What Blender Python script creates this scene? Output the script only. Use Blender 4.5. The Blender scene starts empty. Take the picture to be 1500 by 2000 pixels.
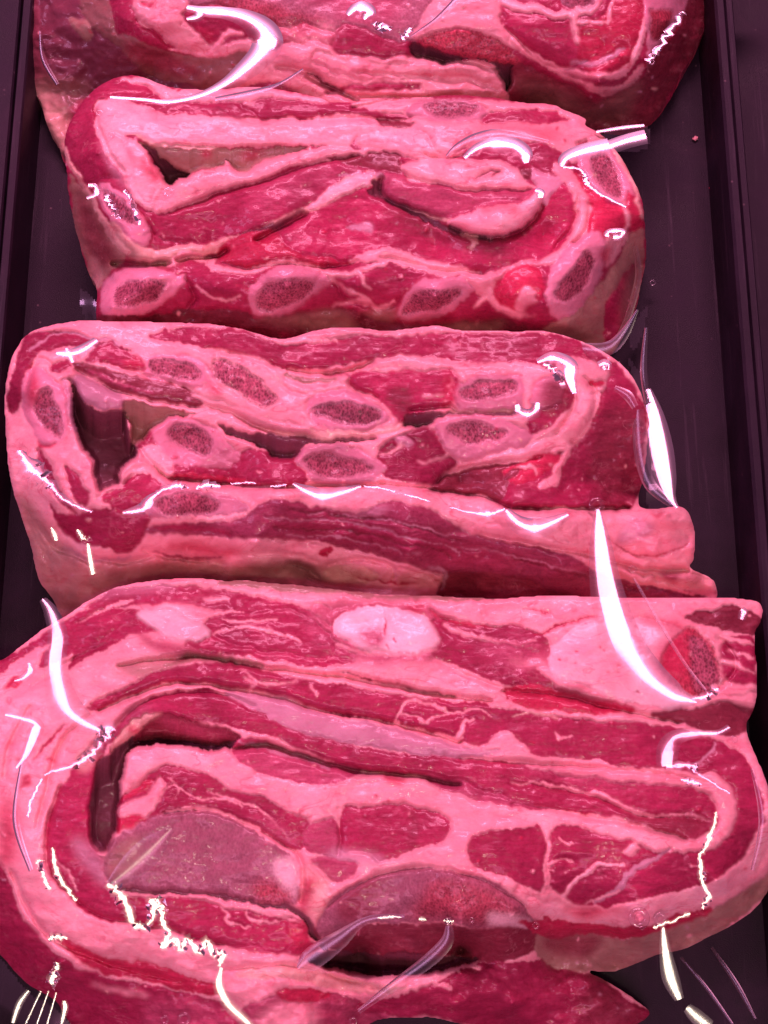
import bpy, math, random
import numpy as np
from mathutils import Vector
random.seed(4); np.random.seed(4)
S = bpy.context.scene
COL = S.collection

# ------------------------------------------------------------------ camera
F, TILT, DIST, ZT = 2800.0, math.radians(17), 0.504, 0.05
CAM = np.array([0.0, -DIST*math.sin(TILT), ZT + DIST*math.cos(TILT)])
FW = np.array([0, math.sin(TILT), -math.cos(TILT)])
UP = np.array([0, math.cos(TILT), math.sin(TILT)])
cd = bpy.data.cameras.new('camera'); cam = bpy.data.objects.new('camera', cd); COL.objects.link(cam)
cam.location = CAM; cam.rotation_euler = (TILT, 0, 0)
cd.sensor_fit = 'VERTICAL'; cd.sensor_height = 36; cd.lens = 36*F/2000
cd.clip_start = 0.01; cd.clip_end = 20
S.camera = cam
S.render.resolution_x = 768; S.render.resolution_y = 1024

# ------------------------------------------------------------------ light
w = bpy.data.worlds.new('World'); S.world = w; w.use_nodes = True
bg = w.node_tree.nodes['Background']
bg.inputs[0].default_value = (0.80, 0.25, 0.56, 1); bg.inputs[1].default_value = 0.34
LAMPS = {}
def lamp(key, name, pos, target, sx, sy, power, color):
    ld = bpy.data.lights.new(name, 'AREA'); ld.shape = 'RECTANGLE'; ld.size = sx; ld.size_y = sy
    ld.energy = power; ld.color = color
    o = bpy.data.objects.new(name, ld); COL.objects.link(o)
    o.location = pos
    o.rotation_euler = (Vector(target)-Vector(pos)).to_track_quat('-Z', 'Y').to_euler()
    LAMPS[key] = (np.array(pos, float), sx, sy)
lamp('pink', 'counter_lamp', (0, 0.98, 1.00), (0, 0.04, 0.05), 0.85, 0.22, 20.0, (1.0, 0.33, 0.59))
lamp('warm', 'ceiling_lamp', (0.05, -0.42, 1.15), (0, 0, 0.05), 0.20, 0.07, 2.2, (1.0, 0.80, 0.62))
lamp('front', 'front_fill', (0, -0.80, 1.10), (0, 0, 0.05), 0.90, 0.30, 8.0, (1.0, 0.32, 0.62))  # added pink fill, brightens the front-facing walls of the meat
lamp('dim', 'crease_fill', (-0.85, 0.25, 0.75), (0, 0, 0.05), 0.30, 0.30, 2.6, (1.0, 0.45, 0.90))  # added unseen panel, gives the faint purple reflections in the creases
S.view_settings.view_transform = 'Standard'; S.view_settings.look = 'None'
S.view_settings.exposure = 0; S.view_settings.gamma = 1
S.render.engine = 'CYCLES'
S.cycles.transparent_max_bounces = 24

# ------------------------------------------------------------------ helpers
def ray(px, py):
    px = np.asarray(px, float); py = np.asarray(py, float)
    d = FW[None]*F + np.stack([px-750, 0*px, 0*px], -1).reshape(-1, 3) + (1000-py).reshape(-1, 1)*UP[None]
    return d
def at(px, py, z):
    """world points where the sight lines through the photo's points meet height z"""
    d = ray(np.ravel(px), np.ravel(py)); z = np.broadcast_to(np.ravel(z), (len(d),))
    t = (z - CAM[2]) / d[:, 2]
    return CAM[None] + d*t[:, None]
def vnoise(x, y, sc, seed):
    rs = np.random.RandomState(seed); L = rs.rand(128, 128)
    u = x/sc + 37.3; v = y/sc + 51.7
    i = np.floor(u).astype(int); j = np.floor(v).astype(int); a = u-i; b = v-j
    a = a*a*(3-2*a); b = b*b*(3-2*b)
    g = lambda p, q: L[p % 128, q % 128]
    return (g(i, j)*(1-a)+g(i+1, j)*a)*(1-b) + (g(i, j+1)*(1-a)+g(i+1, j+1)*a)*b - 0.5
def blur1(A, r):
    n = 2*r+1
    for ax in (0, 1):
        P = np.pad(A, [(r+1, r) if k == ax else (0, 0) for k in range(A.ndim)], mode='edge')
        c = np.cumsum(P, axis=ax)
        A = (np.take(c, range(n, c.shape[ax]), axis=ax) - np.take(c, range(0, c.shape[ax]-n), axis=ax))/n
    return A
def blur(A, r):
    A = np.asarray(A, float)
    return A if r < 1 else blur1(blur1(A, r), r)
def cr(pts, closed, n=6):
    P = np.array(pts, float); m = len(P)
    if m < 3 and not closed: return P
    out = []
    rng = range(m if closed else m-1)
    for k in rng:
        if closed: p0, p1, p2, p3 = P[(k-1) % m], P[k], P[(k+1) % m], P[(k+2) % m]
        else: p0, p1, p2, p3 = P[max(k-1, 0)], P[k], P[k+1], P[min(k+2, m-1)]
        for t in np.arange(n)/n:
            out.append(0.5*((2*p1)+(-p0+p2)*t+(2*p0-5*p1+4*p2-p3)*t*t+(-p0+3*p1-3*p2+p3)*t**3))
    if not closed: out.append(P[-1])
    return np.array(out)
def inpoly(X, Y, poly):
    r = np.zeros(X.shape, bool)
    x0, y0 = poly.min(0); x1, y1 = poly.max(0)
    m = (X >= x0) & (X <= x1) & (Y >= y0) & (Y <= y1)
    if not m.any(): return r
    xs = X[m]; ys = Y[m]; c = np.zeros(xs.shape, bool)
    for (ax, ay), (bx, by) in zip(poly, np.roll(poly, -1, 0)):
        if ay == by: continue
        c ^= ((ay > ys) != (by > ys)) & (xs < (bx-ax)*(ys-ay)/(by-ay)+ax)
    r[m] = c
    return r
def instroke(X, Y, P):
    """P rows: x, y, width"""
    r = np.zeros(X.shape, bool); wm = P[:, 2].max()
    m = (X >= P[:, 0].min()-wm) & (X <= P[:, 0].max()+wm) & (Y >= P[:, 1].min()-wm) & (Y <= P[:, 1].max()+wm)
    xs = X[m]; ys = Y[m]; c = np.zeros(xs.shape, bool)
    for a, b in zip(P[:-1], P[1:]):
        dx, dy = b[0]-a[0], b[1]-a[1]; L = dx*dx+dy*dy+1e-9
        t = np.clip(((xs-a[0])*dx+(ys-a[1])*dy)/L, 0, 1)
        d = np.hypot(xs-a[0]-t*dx, ys-a[1]-t*dy)
        c |= d < 0.5*(a[2]+(b[2]-a[2])*t)
    r[m] = c
    return r
def nums(s, k):
    v = [float(t) for t in s.replace(',', ' ').split()]
    return [tuple(v[i:i+k]) for i in range(0, len(v), k)]
def link_mesh(name, verts, quads, mat, parent=None, base=(0, 0, 0), smooth=True, normals=None, attrs=None):
    me = bpy.data.meshes.new(name)
    verts = np.asarray(verts, float) - np.asarray(base, float)[None]
    quads = np.asarray(quads, int)
    nv, nq = len(verts), len(quads); k = quads.shape[1]
    me.vertices.add(nv); me.vertices.foreach_set('co', verts.ravel())
    me.loops.add(nq*k); me.loops.foreach_set('vertex_index', quads.ravel())
    me.polygons.add(nq)
    me.polygons.foreach_set('loop_start', np.arange(nq)*k)
    me.polygons.foreach_set('use_smooth', np.full(nq, smooth))
    me.update(calc_edges=True)
    if attrs:
        for an, A in attrs.items():
            at_ = me.color_attributes.new(an, 'FLOAT_COLOR', 'POINT')
            at_.data.foreach_set('color', np.concatenate([A, np.ones((nv, 1))], 1).ravel())
    if normals is not None: me.normals_split_custom_set_from_vertices(normals.tolist())
    me.materials.append(mat)
    o = bpy.data.objects.new(name, me); COL.objects.link(o)
    if parent is not None: o.parent = parent
    return o
def thing(name, label, cat, loc=(0, 0, 0), group=None):
    o = bpy.data.objects.new(name, None); COL.objects.link(o); o.location = loc
    o.empty_display_size = 0.02
    o['label'] = label; o['category'] = cat
    if group: o['group'] = group
    return o

# ------------------------------------------------------------------ materials
def newmat(name):
    m = bpy.data.materials.new(name); m.use_nodes = True
    nt = m.node_tree; nt.nodes.clear()
    out = nt.nodes.new('ShaderNodeOutputMaterial')
    return m, nt, out
class NB:
    def __init__(s, nt): s.nt = nt
    def n(s, t, **kw):
        nd = s.nt.nodes.new('ShaderNode'+t)
        for k, v in kw.items(): setattr(nd, k, v)
        return nd
    def l(s, a, b): s.nt.links.new(a, b)
    def math(s, op, a, b=None, clamp=False):
        nd = s.n('Math', operation=op, use_clamp=clamp)
        for i, v in enumerate((a, b)):
            if v is None: continue
            if hasattr(v, 'links'): s.l(v, nd.inputs[i])
            else: nd.inputs[i].default_value = v
        return nd.outputs[0]
    def mix(s, fac, a, b, blend='MIX'):
        nd = s.n('Mix', data_type='RGBA', blend_type=blend)
        for i, v in ((0, fac), (6, a), (7, b)):
            if hasattr(v, 'links'): s.l(v, nd.inputs[i])
            elif i == 0: nd.inputs[0].default_value = v
            else: nd.inputs[i].default_value = (*v, 1)
        return nd.outputs[2]
    def noise(s, vec, scale, detail=4, rough=0.6, dist=0.0):
        nd = s.n('TexNoise'); nd.inputs['Scale'].default_value = scale; nd.inputs['Detail'].default_value = detail
        nd.inputs['Roughness'].default_value = rough; nd.inputs['Distortion'].default_value = dist
        s.l(vec, nd.inputs['Vector']); return nd.outputs['Fac']
    def ramp(s, fac, lo, hi):
        nd = s.n('MapRange'); nd.inputs[1].default_value = lo; nd.inputs[2].default_value = hi
        s.l(fac, nd.inputs[0]); return nd.outputs[0]
    def scale(s, vec, sc):
        nd = s.n('Mapping'); nd.inputs['Scale'].default_value = sc; s.l(vec, nd.inputs[0]); return nd.outputs[0]

def meat_material():
    m, nt, out = newmat('meat'); b = NB(nt)
    tc = b.n('TexCoord').outputs['Object']
    tint = b.n('VertexColor', layer_name='tint').outputs[0]
    kind = b.n('VertexColor', layer_name='kind').outputs[0]
    sp = b.n('SeparateColor'); b.l(kind, sp.inputs[0]); fat, lean, marrow = sp.outputs
    # lean: fibres, mottling and thin marbling
    fib = b.noise(b.scale(tc, (110, 640, 460)), 1.0, 5, 0.65, 0.5)
    mot = b.noise(tc, 85, 4, 0.6, 0.3)
    grain = b.noise(tc, 900, 3, 0.6)
    lv = b.math('ADD', b.math('MULTIPLY', fib, 0.75), b.math('MULTIPLY', mot, 0.40))
    lv = b.math('ADD', lv, b.math('MULTIPLY', grain, 0.42))
    lv = b.ramp(lv, 0.52, 1.06)
    leanc = b.mix(lv, (0.62, 0.42, 0.50), (1.18, 1.35, 1.25))
    c = b.mix(lean, (1, 1, 1), leanc)
    # fat: creamy blotches and faint red threads
    fb = b.noise(b.scale(tc, (90, 140, 120)), 1.0, 5, 0.62, 0.5)
    fb = b.math('ADD', b.math('MULTIPLY', fb, 0.8), b.math('MULTIPLY', grain, 0.2))
    fatc = b.mix(b.ramp(fb, 0.34, 0.66), (0.94, 0.72, 0.80), (1.05, 1.13, 1.10))
    th = b.math('ABSOLUTE', b.math('SUBTRACT', b.noise(b.scale(tc, (60, 150, 100)), 1.0, 3, 0.5, 1.2), 0.5))
    thr = b.math('MULTIPLY', b.ramp(th, 0.030, 0.0), b.ramp(mot, 0.46, 0.6), True)
    fatc = b.mix(b.math('MULTIPLY', thr, 0.75), fatc, (0.84, 0.38, 0.50))
    blot = b.ramp(b.noise(b.scale(tc, (28, 60, 40)), 1.0, 3, 0.55, 0.8), 0.48, 0.68)
    fatc = b.mix(b.math('MULTIPLY', blot, 0.6), fatc, (0.93, 0.62, 0.74))
    cr_ = b.math('ABSOLUTE', b.math('SUBTRACT', b.noise(b.scale(tc, (100, 300, 200)), 1.0, 4, 0.6, 1.0), 0.5))
    fatc = b.mix(b.math('MULTIPLY', b.ramp(cr_, 0.012, 0.0), 0.35), fatc, (0.70, 0.45, 0.45))
    c2 = b.mix(fat, c, fatc)
    col = b.mix(1.0, tint, c2, 'MULTIPLY')
    # marbling threads on lean
    mv = b.math('ABSOLUTE', b.math('SUBTRACT', b.noise(b.scale(tc, (70, 130, 100)), 1.0, 4, 0.55, 1.6), 0.5))
    mvm = b.math('MULTIPLY', b.ramp(mv, 0.016, 0.0), b.math('MULTIPLY', lean, b.ramp(b.noise(tc, 60, 2), 0.5, 0.66)), True)
    col = b.mix(b.math('MULTIPLY', mvm, 0.28), col, (0.72, 0.40, 0.38))
    # spongy marrow
    v = b.n('TexVoronoi', feature='F1'); v.inputs['Scale'].default_value = 1150; b.l(b.scale(tc, (1, 0.75, 1)), v.inputs['Vector'])
    big = b.noise(tc, 260, 4, 0.7, 0.8)
    sponge = b.math('ADD', b.math('MULTIPLY', v.outputs['Distance'], 0.45), b.math('MULTIPLY', b.noise(b.scale(tc, (1, 0.6, 1)), 900, 4, 0.75, 0.5), 0.8))
    sponge = b.math('ADD', sponge, b.math('MULTIPLY', big, 0.7))
    spr = b.ramp(sponge, 0.72, 1.28)
    mcol = b.mix(spr, (0.42, 0.32, 0.38), (1.9, 2.5, 2.2))
    mcol = b.mix(1.0, tint, mcol, 'MULTIPLY')
    col = b.mix(marrow, col, mcol)
    # relief
    h1 = b.noise(b.scale(tc, (130, 260, 200)), 1.0, 5, 0.6, 0.4)
    h2 = b.noise(tc, 700, 3, 0.6)
    hh = b.math('ADD', h1, b.math('MULTIPLY', h2, 0.16))
    hh = b.math('ADD', hh, b.math('MULTIPLY', b.math('MULTIPLY', fib, lean), 0.35))
    hh = b.math('ADD', hh, b.math('MULTIPLY', b.math('MULTIPLY', spr, marrow), 0.55))
    bp = b.n('Bump'); bp.inputs['Strength'].default_value = 0.42; bp.inputs['Distance'].default_value = 0.0010
    b.l(hh, bp.inputs['Height'])
    p = b.n('BsdfPrincipled'); b.l(col, p.inputs['Base Color']); b.l(bp.outputs[0], p.inputs['Normal'])
    b.l(b.ramp(h2, -0.2, 1.8), p.inputs['Roughness'])
    p.inputs['Specular IOR Level'].default_value = 0.25
    bp2 = b.n('Bump'); bp2.inputs['Strength'].default_value = 0.3; bp2.inputs['Distance'].default_value = 0.0004
    b.l(h1, bp2.inputs['Height'])
    p.inputs['Coat Weight'].default_value = 0.28; p.inputs['Coat Roughness'].default_value = 0.07; p.inputs['Coat IOR'].default_value = 1.4
    b.l(bp2.outputs[0], p.inputs['Coat Normal'])
    p.inputs['Subsurface Weight'].default_value = 0.12
    p.inputs['Subsurface Radius'].default_value = (1.0, 0.35, 0.3); p.inputs['Subsurface Scale'].default_value = 0.002
    b.l(p.outputs[0], out.inputs[0])
    return m
def plastic_material():
    m, nt, out = newmat('black_plastic'); b = NB(nt)
    tc = b.n('TexCoord').outputs['Object']
    n1 = b.noise(tc, 60, 5, 0.65); n2 = b.noise(b.scale(tc, (300, 12, 300)), 1.0, 4, 0.7); n3 = b.noise(tc, 2500, 2)
    col = b.mix(b.ramp(n1, 0.3, 0.75), (0.008, 0.0042, 0.0095), (0.020, 0.0105, 0.022))
    col = b.mix(b.math('MULTIPLY', b.ramp(n2, 0.58, 0.76), 0.6), col, (0.07, 0.05, 0.07))
    n4 = b.noise(b.scale(tc, (18, 9, 18)), 1.0, 5, 0.7, 1.5)
    col = b.mix(b.math('MULTIPLY', b.ramp(n4, 0.52, 0.72), 0.5), col, (0.034, 0.016, 0.03))
    sp_ = b.n('TexVoronoi', feature='F1'); sp_.inputs['Scale'].default_value = 140; b.l(tc, sp_.inputs['Vector'])
    col = b.mix(b.math('MULTIPLY', b.ramp(sp_.outputs['Distance'], 0.09, 0.03), b.ramp(n1, 0.5, 0.6), True), col, (0.12, 0.08, 0.09))
    bp = b.n('Bump'); bp.inputs['Strength'].default_value = 0.35; bp.inputs['Distance'].default_value = 0.0005; b.l(n3, bp.inputs['Height'])
    p = b.n('BsdfPrincipled'); b.l(col, p.inputs['Base Color']); b.l(bp.outputs[0], p.inputs['Normal'])
    b.l(b.ramp(n1, -0.7, 1.6), p.inputs['Roughness']); p.inputs['Specular IOR Level'].default_value = 0.22
    b.l(p.outputs[0], out.inputs[0]); return m
def film_material(name='clear_film', rough=0.11):
    m, nt, out = newmat(name); b = NB(nt)
    fr = b.n('Fresnel'); fr.inputs[0].default_value = 1.45
    fac = b.math('MULTIPLY', fr.outputs[0], 2.9, True)
    tr = b.n('BsdfTransparent'); tr.inputs[0].default_value = (0.985, 0.985, 0.985, 1)
    g1 = b.n('BsdfGlossy'); g1.inputs['Roughness'].default_value = rough
    g2 = b.n('BsdfGlossy'); g2.inputs['Roughness'].default_value = max(0.30, rough)
    mg = b.n('MixShader'); mg.inputs[0].default_value = 0.30; b.l(g1.outputs[0], mg.inputs[1]); b.l(g2.outputs[0], mg.inputs[2])
    mx = b.n('MixShader'); b.l(fac, mx.inputs[0]); b.l(tr.outputs[0], mx.inputs[1]); b.l(mg.outputs[0], mx.inputs[2])
    b.l(mx.outputs[0], out.inputs[0]); return m
HAZY = film_material('scuffed_film', 0.40); SOFT = film_material('creased_film', 0.30); MEAT = meat_material(); PLASTIC = plastic_material(); FILM = film_material()

# ------------------------------------------------------------------ the tray
def tray():
    t = thing('display_tray', 'long black plastic tray with ridged rims lying under all the packed meat', 'tray', (0, 0, 0))
    ys = (-0.42, 0.62)
    def profile(name, pts, yy=ys):
        n = len(pts); V = []; Q = []
        for (x, z) in pts:
            for y in yy: V.append((x, y, z))
        for k in range(n-1):
            Q.append((2*k, 2*k+1, 2*k+3, 2*k+2))
        return link_mesh(name, V, Q, PLASTIC, t, smooth=False)
    X = lambda px, z: at([px], [650], z)[0][0]
    fr = X(1413, 0); fl = X(10, 0)-0.012
    link_mesh('tray_floor', [(fl-0.004, ys[0], 0), (fr, ys[0], 0), (fr, ys[1], 0), (fl-0.004, ys[1], 0)], [(0, 1, 2, 3)], PLASTIC, t, smooth=False)
    zr = 0.030
    a = X(1449, zr); b_ = X(1468, zr); c = X(1471, zr); d = X(1489, zr)
    profile('side_rail', [(fr, 0.0), (fr+0.0006, -0.012), (a-0.001, -0.012), (a-0.0004, zr-0.001), (a+0.0006, zr), (b_-0.0006, zr), (b_, zr-0.001), (b_+0.0003, zr-0.02)])
    profile('outer_rim', [(c-0.0003, zr-0.02), (c, zr-0.003), (c+0.0006, zr-0.002), (d-0.0006, zr-0.002), (d, zr-0.003), (d+0.001, -0.02), (d+0.2, -0.02)])
    zl = 0.026
    a = X(8, zl); b_ = X(-12, zl); c = X(-15, zl); d = X(-72, zl)
    profile('side_rail', [(d-0.2, -0.02), (d-0.001, -0.02), (d, zl), (d+0.0006, zl+0.001), (c-0.0006, zl+0.001), (c, zl), (c+0.0003, zl-0.02)])
    profile('inner_rim', [(b_-0.0003, zl-0.02), (b_, zl-0.001), (b_+0.0006, zl), (a-0.0006, zl), (a, zl-0.001), (a+0.0004, -0.001), (fl-0.003, -0.0012)])
    return t
tray()

co = link_mesh('counter', [(-1.5, -1.2, -0.03), (1.5, -1.2, -0.03), (1.5, 1.6, -0.03), (-1.5, 1.6, -0.03)], [(0, 1, 2, 3)], PLASTIC, None, smooth=False)
co['kind'] = 'structure'
# ------------------------------------------------------------------ meat
STEP = 2.0
# class: colour, fat, lean, marrow, height offset (mm), part name
CLS = {
 'F': ((0.88, 0.45, 0.46), 1, 0, 0, 0.7, 'fat_layer'),
 'f': ((0.78, 0.50, 0.41), 1, 0, 0, 0.5, 'fat_layer'),
 'M': ((0.385, 0.026, 0.088), 0, 1, 0, 0.0, 'muscle'),
 'm': ((0.54, 0.030, 0.09), 0, 1, 0, 0.0, 'muscle'),
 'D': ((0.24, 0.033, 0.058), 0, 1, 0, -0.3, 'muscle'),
 'X': ((0.19, 0.045, 0.07), 0.2, 0.35, 0, -0.3, 'muscle'),  # flesh of the top piece's left flank, its shade put into the colour
 'P': ((0.46, 0.075, 0.15), 0, 1, 0, 0.2, 'muscle'),
 'B': ((0.66, 0.28, 0.35), 0.45, 0, 0, 0.6, 'rib_bone'),
 'R': ((0.27, 0.052, 0.085), 0, 0, 1, -0.5, 'marrow'),
 'r': ((0.33, 0.035, 0.06), 0, 0, 0.75, -0.2, 'marrow'),
 'Q': ((0.36, 0.12, 0.165), 0, 0, 0.28, 0.2, 'bone_face'),
 'C': ((0.90, 0.64, 0.64), 0.5, 0, 0, 0.9, 'cartilage'),
 'S': ((0.56, 0.30, 0.36), 0.5, 0.3, 0, 0.1, 'membrane'),
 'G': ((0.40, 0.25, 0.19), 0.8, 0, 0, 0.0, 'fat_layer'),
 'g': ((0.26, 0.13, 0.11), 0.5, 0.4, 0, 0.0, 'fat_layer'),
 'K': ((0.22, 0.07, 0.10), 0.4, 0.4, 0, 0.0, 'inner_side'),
}
FILM_H = {}
def build_piece(key, label, outline, base_cls, heights, ops, edge=(26, 7.0), group='meat pieces packed in the tray'):
    poly = cr(nums(outline, 2), True)
    x0, y0 = poly.min(0)-20; x1, y1 = poly.max(0)+20
    x0 = max(x0, -90); y0 = max(y0, -90); x1 = min(x1, 1590); y1 = min(y1, 2090)
    gx = np.arange(x0, x1, STEP); gy = np.arange(y0, y1, STEP)
    X, Y = np.meshgrid(gx, gy)
    sd = sum(map(ord, key))*7
    wx = 9*vnoise(X, Y, 38, sd)+6*vnoise(X, Y, 13, sd+1)+3.5*vnoise(X, Y, 6, sd+11)
    wy = 9*vnoise(X, Y, 38, sd+2)+6*vnoise(X, Y, 13, sd+3)+3.5*vnoise(X, Y, 6, sd+12)
    QX, QY = X+wx, Y+wy
    inside = inpoly(X+4*vnoise(X, Y, 45, sd)+1.5*vnoise(X, Y, 14, sd+1), Y+4*vnoise(X, Y, 45, sd+2)+1.5*vnoise(X, Y, 14, sd+3), poly)
    lab = np.zeros(X.shape, int)
    parts = [dict(name='meat_body', cls=base_cls, host=None)]
    col = np.zeros(X.shape+(3,)); kind = np.zeros(X.shape+(3,)); off = np.zeros(X.shape)
    c = CLS[base_cls]; col[:] = c[0]; kind[:] = c[1:4]; off[:] = c[4]
    drop = np.zeros(X.shape); valley = np.zeros(X.shape)
    host = None
    rs = np.random.RandomState(sd)
    ops = list(ops)
    for _ in range(130):
        a_, b_ = rs.uniform(x0, x1), rs.uniform(y0, y1); th = rs.uniform(0, 6.3); l_ = rs.uniform(1, 9); w_ = rs.uniform(2, 5.5)
        ops.append((rs.choice(['F', 'F', 'F', 'f', 'S', 'm']), 'x', '%g,%g,%g %g,%g,%g' % (a_, b_, w_, a_+l_*math.cos(th), b_+l_*math.sin(th)*0.6, w_*0.6)))
    for op in ops:
        k, kd, pts = op[0], op[1], op[2]
        arg = op[3] if len(op) > 3 else None
        if kd == 'v':                       # a fold between two layers: relief only
            vs = np.array(nums(pts, 3)); m = instroke(X+0.5*wx, Y+0.5*wy, cr(nums(pts, 3), False, 4))
            valley = np.maximum(valley, float(arg)*np.clip(0.55*blur(m, 1)+0.6*blur(m, 3)*1.3, 0, 1)); continue
        c = CLS[k]
        if kd in 'pt': m = inpoly(QX, QY, cr(nums(pts, 2), True))
        else: m = instroke(QX, QY, cr(nums(pts, 3), False, 4))
        if kd in 'tu':                      # soft stain of the flesh
            a = (blur(m, int(arg or 3))*0.85)[..., None]
            col = col*(1-a)+np.array(c[0])*a; kind = kind*(1-a)+np.array(c[1:4])*a
            continue
        if kd == 'x':
            m &= (drop == 0); col[m] = np.array(c[0]); kind[m] = c[1:4]; off[m] += rs.uniform(0.3, 1.4); continue
        if m.sum() < 4: continue
        j = 1+0.09*rs.randn()
        if k in 'Rr':
            a = np.clip(blur(m, 2)*1.5-0.22+0.5*vnoise(X, Y, 7, sd+20)*(blur(m, 2) > 0.02), 0, 1)[..., None]
            col = col*(1-a)+np.array(c[0])*j*a; kind = kind*(1-a)+np.array(c[1:4])*a; off[m] = c[4]
        else:
            if k in 'BQC' and not (kd == 's'):
                a = (np.clip(blur(m, 2)*2.2, 0, 1)*0.6*np.clip(0.55+1.6*vnoise(X, Y, 26, sd+21), 0, 1))[..., None]
                col = col*(1-a)+np.array((0.50, 0.05, 0.10))*a; kind = kind*(1-0.6*a)+np.array((0, 0.6, 0))*a
            col[m] = np.array(c[0])*j; kind[m] = c[1:4]; off[m] = c[4]
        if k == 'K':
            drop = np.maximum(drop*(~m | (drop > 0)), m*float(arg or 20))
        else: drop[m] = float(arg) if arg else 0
        if m.sum() >= 40:
            parts.append(dict(name=c[5], cls=k, host=(host if k in 'Rr' else None)))
            lab[m] = len(parts)-1
            if k in 'BQC': host = len(parts)-1
            elif k not in 'Rr': host = None
        # small wisps stay with whatever they lie on
    # thin seams running through fat and lean
    n1 = vnoise(X+2*wx, 2.6*(Y+1.5*wy), 62, sd+50)+0.5*vnoise(X+wx, 2.6*(Y+wy), 27, sd+51)
    n2 = vnoise(X+2*wx, 2.2*(Y+1.5*wy), 48, sd+52)+0.5*vnoise(X+wx, 2.2*(Y+wy), 21, sd+53)
    seam_f = np.clip(1-np.abs(n1)/0.032, 0, 1)*np.clip(0.35+2.4*vnoise(X, Y, 85, sd+54), 0, 1)*kind[..., 0]
    seam_l = np.clip(1-np.abs(n2)/0.028, 0, 1)*np.clip(0.20+2.4*vnoise(X, Y, 80, sd+55), 0, 1)*kind[..., 1]
    a = (0.75*seam_f*(drop == 0))[..., None]; col = col*(1-a)+np.array((0.52, 0.07, 0.13))*a
    a = (0.36*seam_l)[..., None]; col = col*(1-a)+np.array((0.74, 0.34, 0.36))*a
    off = off-0.9*seam_f+0.5*seam_l
    # heights
    hp = np.array(nums(heights, 3)); 
    D = np.hypot(hp[:, None, 0]-hp[None, :, 0], hp[:, None, 1]-hp[None, :, 1])
    A = np.block([[D+np.eye(len(hp))*8, np.ones((len(hp), 1))], [np.ones((1, len(hp))), np.zeros((1, 1))]])
    wts = np.linalg.solve(A, np.append(hp[:, 2], 0))
    H = np.full(X.shape, wts[-1])
    for (hx, hy, _), ww in zip(hp, wts): H += ww*np.hypot(X-hx, Y-hy)
    H = np.clip(H, 4, 62)
    # distance to the outline, by erosion
    dist = np.zeros(X.shape); cur = inside.copy()
    er, ed = edge
    nst = int(er/STEP)
    for i in range(nst):
        dist += cur
        n = cur.copy()
        n[1:] &= cur[:-1]; n[:-1] &= cur[1:]; n[:, 1:] &= cur[:, :-1]; n[:, :-1] &= cur[:, 1:]
        if i % 2:
            n[1:, 1:] &= cur[:-1, :-1]; n[:-1, :-1] &= cur[1:, 1:]; n[1:, :-1] &= cur[:-1, 1:]; n[:-1, 1:] &= cur[1:, :-1]
        cur = n
    q = np.clip(1-blur(dist, 1)/nst, 0, 1)
    rnd = ed*(1-np.sqrt(np.clip(1-q*q, 0, 1)))
    Hs = H.copy()
    H = H - np.minimum(rnd, H*0.6)
    FILM_H[key] = (gx, gy, np.where(inside, Hs, 0), inside)
    H += blur(off, 1)*0.8 + blur(off, 5)*0.6
    ch = np.zeros(X.shape, bool)
    ch[1:] |= lab[1:] != lab[:-1]; ch[:, 1:] |= lab[:, 1:] != lab[:, :-1]
    H -= 0.35*np.clip(blur(ch.astype(float), 1)*1.6, 0, 1)
    mar = np.isin(lab, [i for i, p in enumerate(parts) if p['cls'] in 'Rr'])
    seam = ch & ~(blur(mar, 1) > 0)
    pd = np.zeros(X.shape); cur = ~seam
    for i in range(11):
        pd += cur; n = cur.copy()
        n[1:] &= cur[:-1]; n[:-1] &= cur[1:]; n[:, 1:] &= cur[:, :-1]; n[:, :-1] &= cur[:, 1:]
        if i % 2:
            n[1:, 1:] &= cur[:-1, :-1]; n[:-1, :-1] &= cur[1:, 1:]; n[1:, :-1] &= cur[:-1, 1:]; n[:-1, 1:] &= cur[1:, :-1]
        cur = n
    pd = blur(pd/11, 1)
    lobe = 1-np.sqrt(np.clip(1-(1-pd)**2, 0, 1))
    H -= 1.8*lobe*np.clip(0.35+1.5*vnoise(X, Y, 75, sd+30), 0.05, 1)
    H -= valley
    H += 2.2*vnoise(X, Y, 90, sd+5)+0.9*vnoise(X, Y*1.6, 34, sd+6)+0.3*vnoise(X, Y*1.5, 13, sd+7)+0.08*vnoise(X, Y, 6, sd+8)
    run = np.zeros(X.shape); acc = np.zeros(X.shape[1])
    for r in range(X.shape[0]):
        acc = (acc+1)*(drop[r] > 0); run[r] = acc
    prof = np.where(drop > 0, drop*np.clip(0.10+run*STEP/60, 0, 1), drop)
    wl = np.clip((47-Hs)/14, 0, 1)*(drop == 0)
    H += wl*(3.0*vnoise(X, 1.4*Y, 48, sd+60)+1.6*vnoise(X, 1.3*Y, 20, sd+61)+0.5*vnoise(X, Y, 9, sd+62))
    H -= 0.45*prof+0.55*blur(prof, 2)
    H = np.clip(H, 1.2, 66)/1000
    col = col*(1+0.22*vnoise(X, Y, 90, sd+9)[..., None]+0.16*vnoise(X, Y, 24, sd+10)[..., None])
    b1 = lambda A: (2*A+np.roll(A, 1, 0)+np.roll(A, -1, 0)+np.roll(A, 1, 1)+np.roll(A, -1, 1))/6
    sm = np.clip(0.25+2.2*vnoise(X, Y, 60, sd+40), 0, 0.9)[..., None]
    c1, c2_ = b1(col), np.stack([blur(col[..., i], 1) for i in range(3)], -1)
    col = np.clip(c1*(1-sm)+c2_*sm, 0, 0.9)
    k2 = np.stack([blur(kind[..., i], 1) for i in range(3)], -1); kind = b1(kind)*(1-sm)+k2*sm
    cell = inside[:-1, :-1] & inside[1:, :-1] & inside[:-1, 1:] & inside[1:, 1:]
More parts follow.
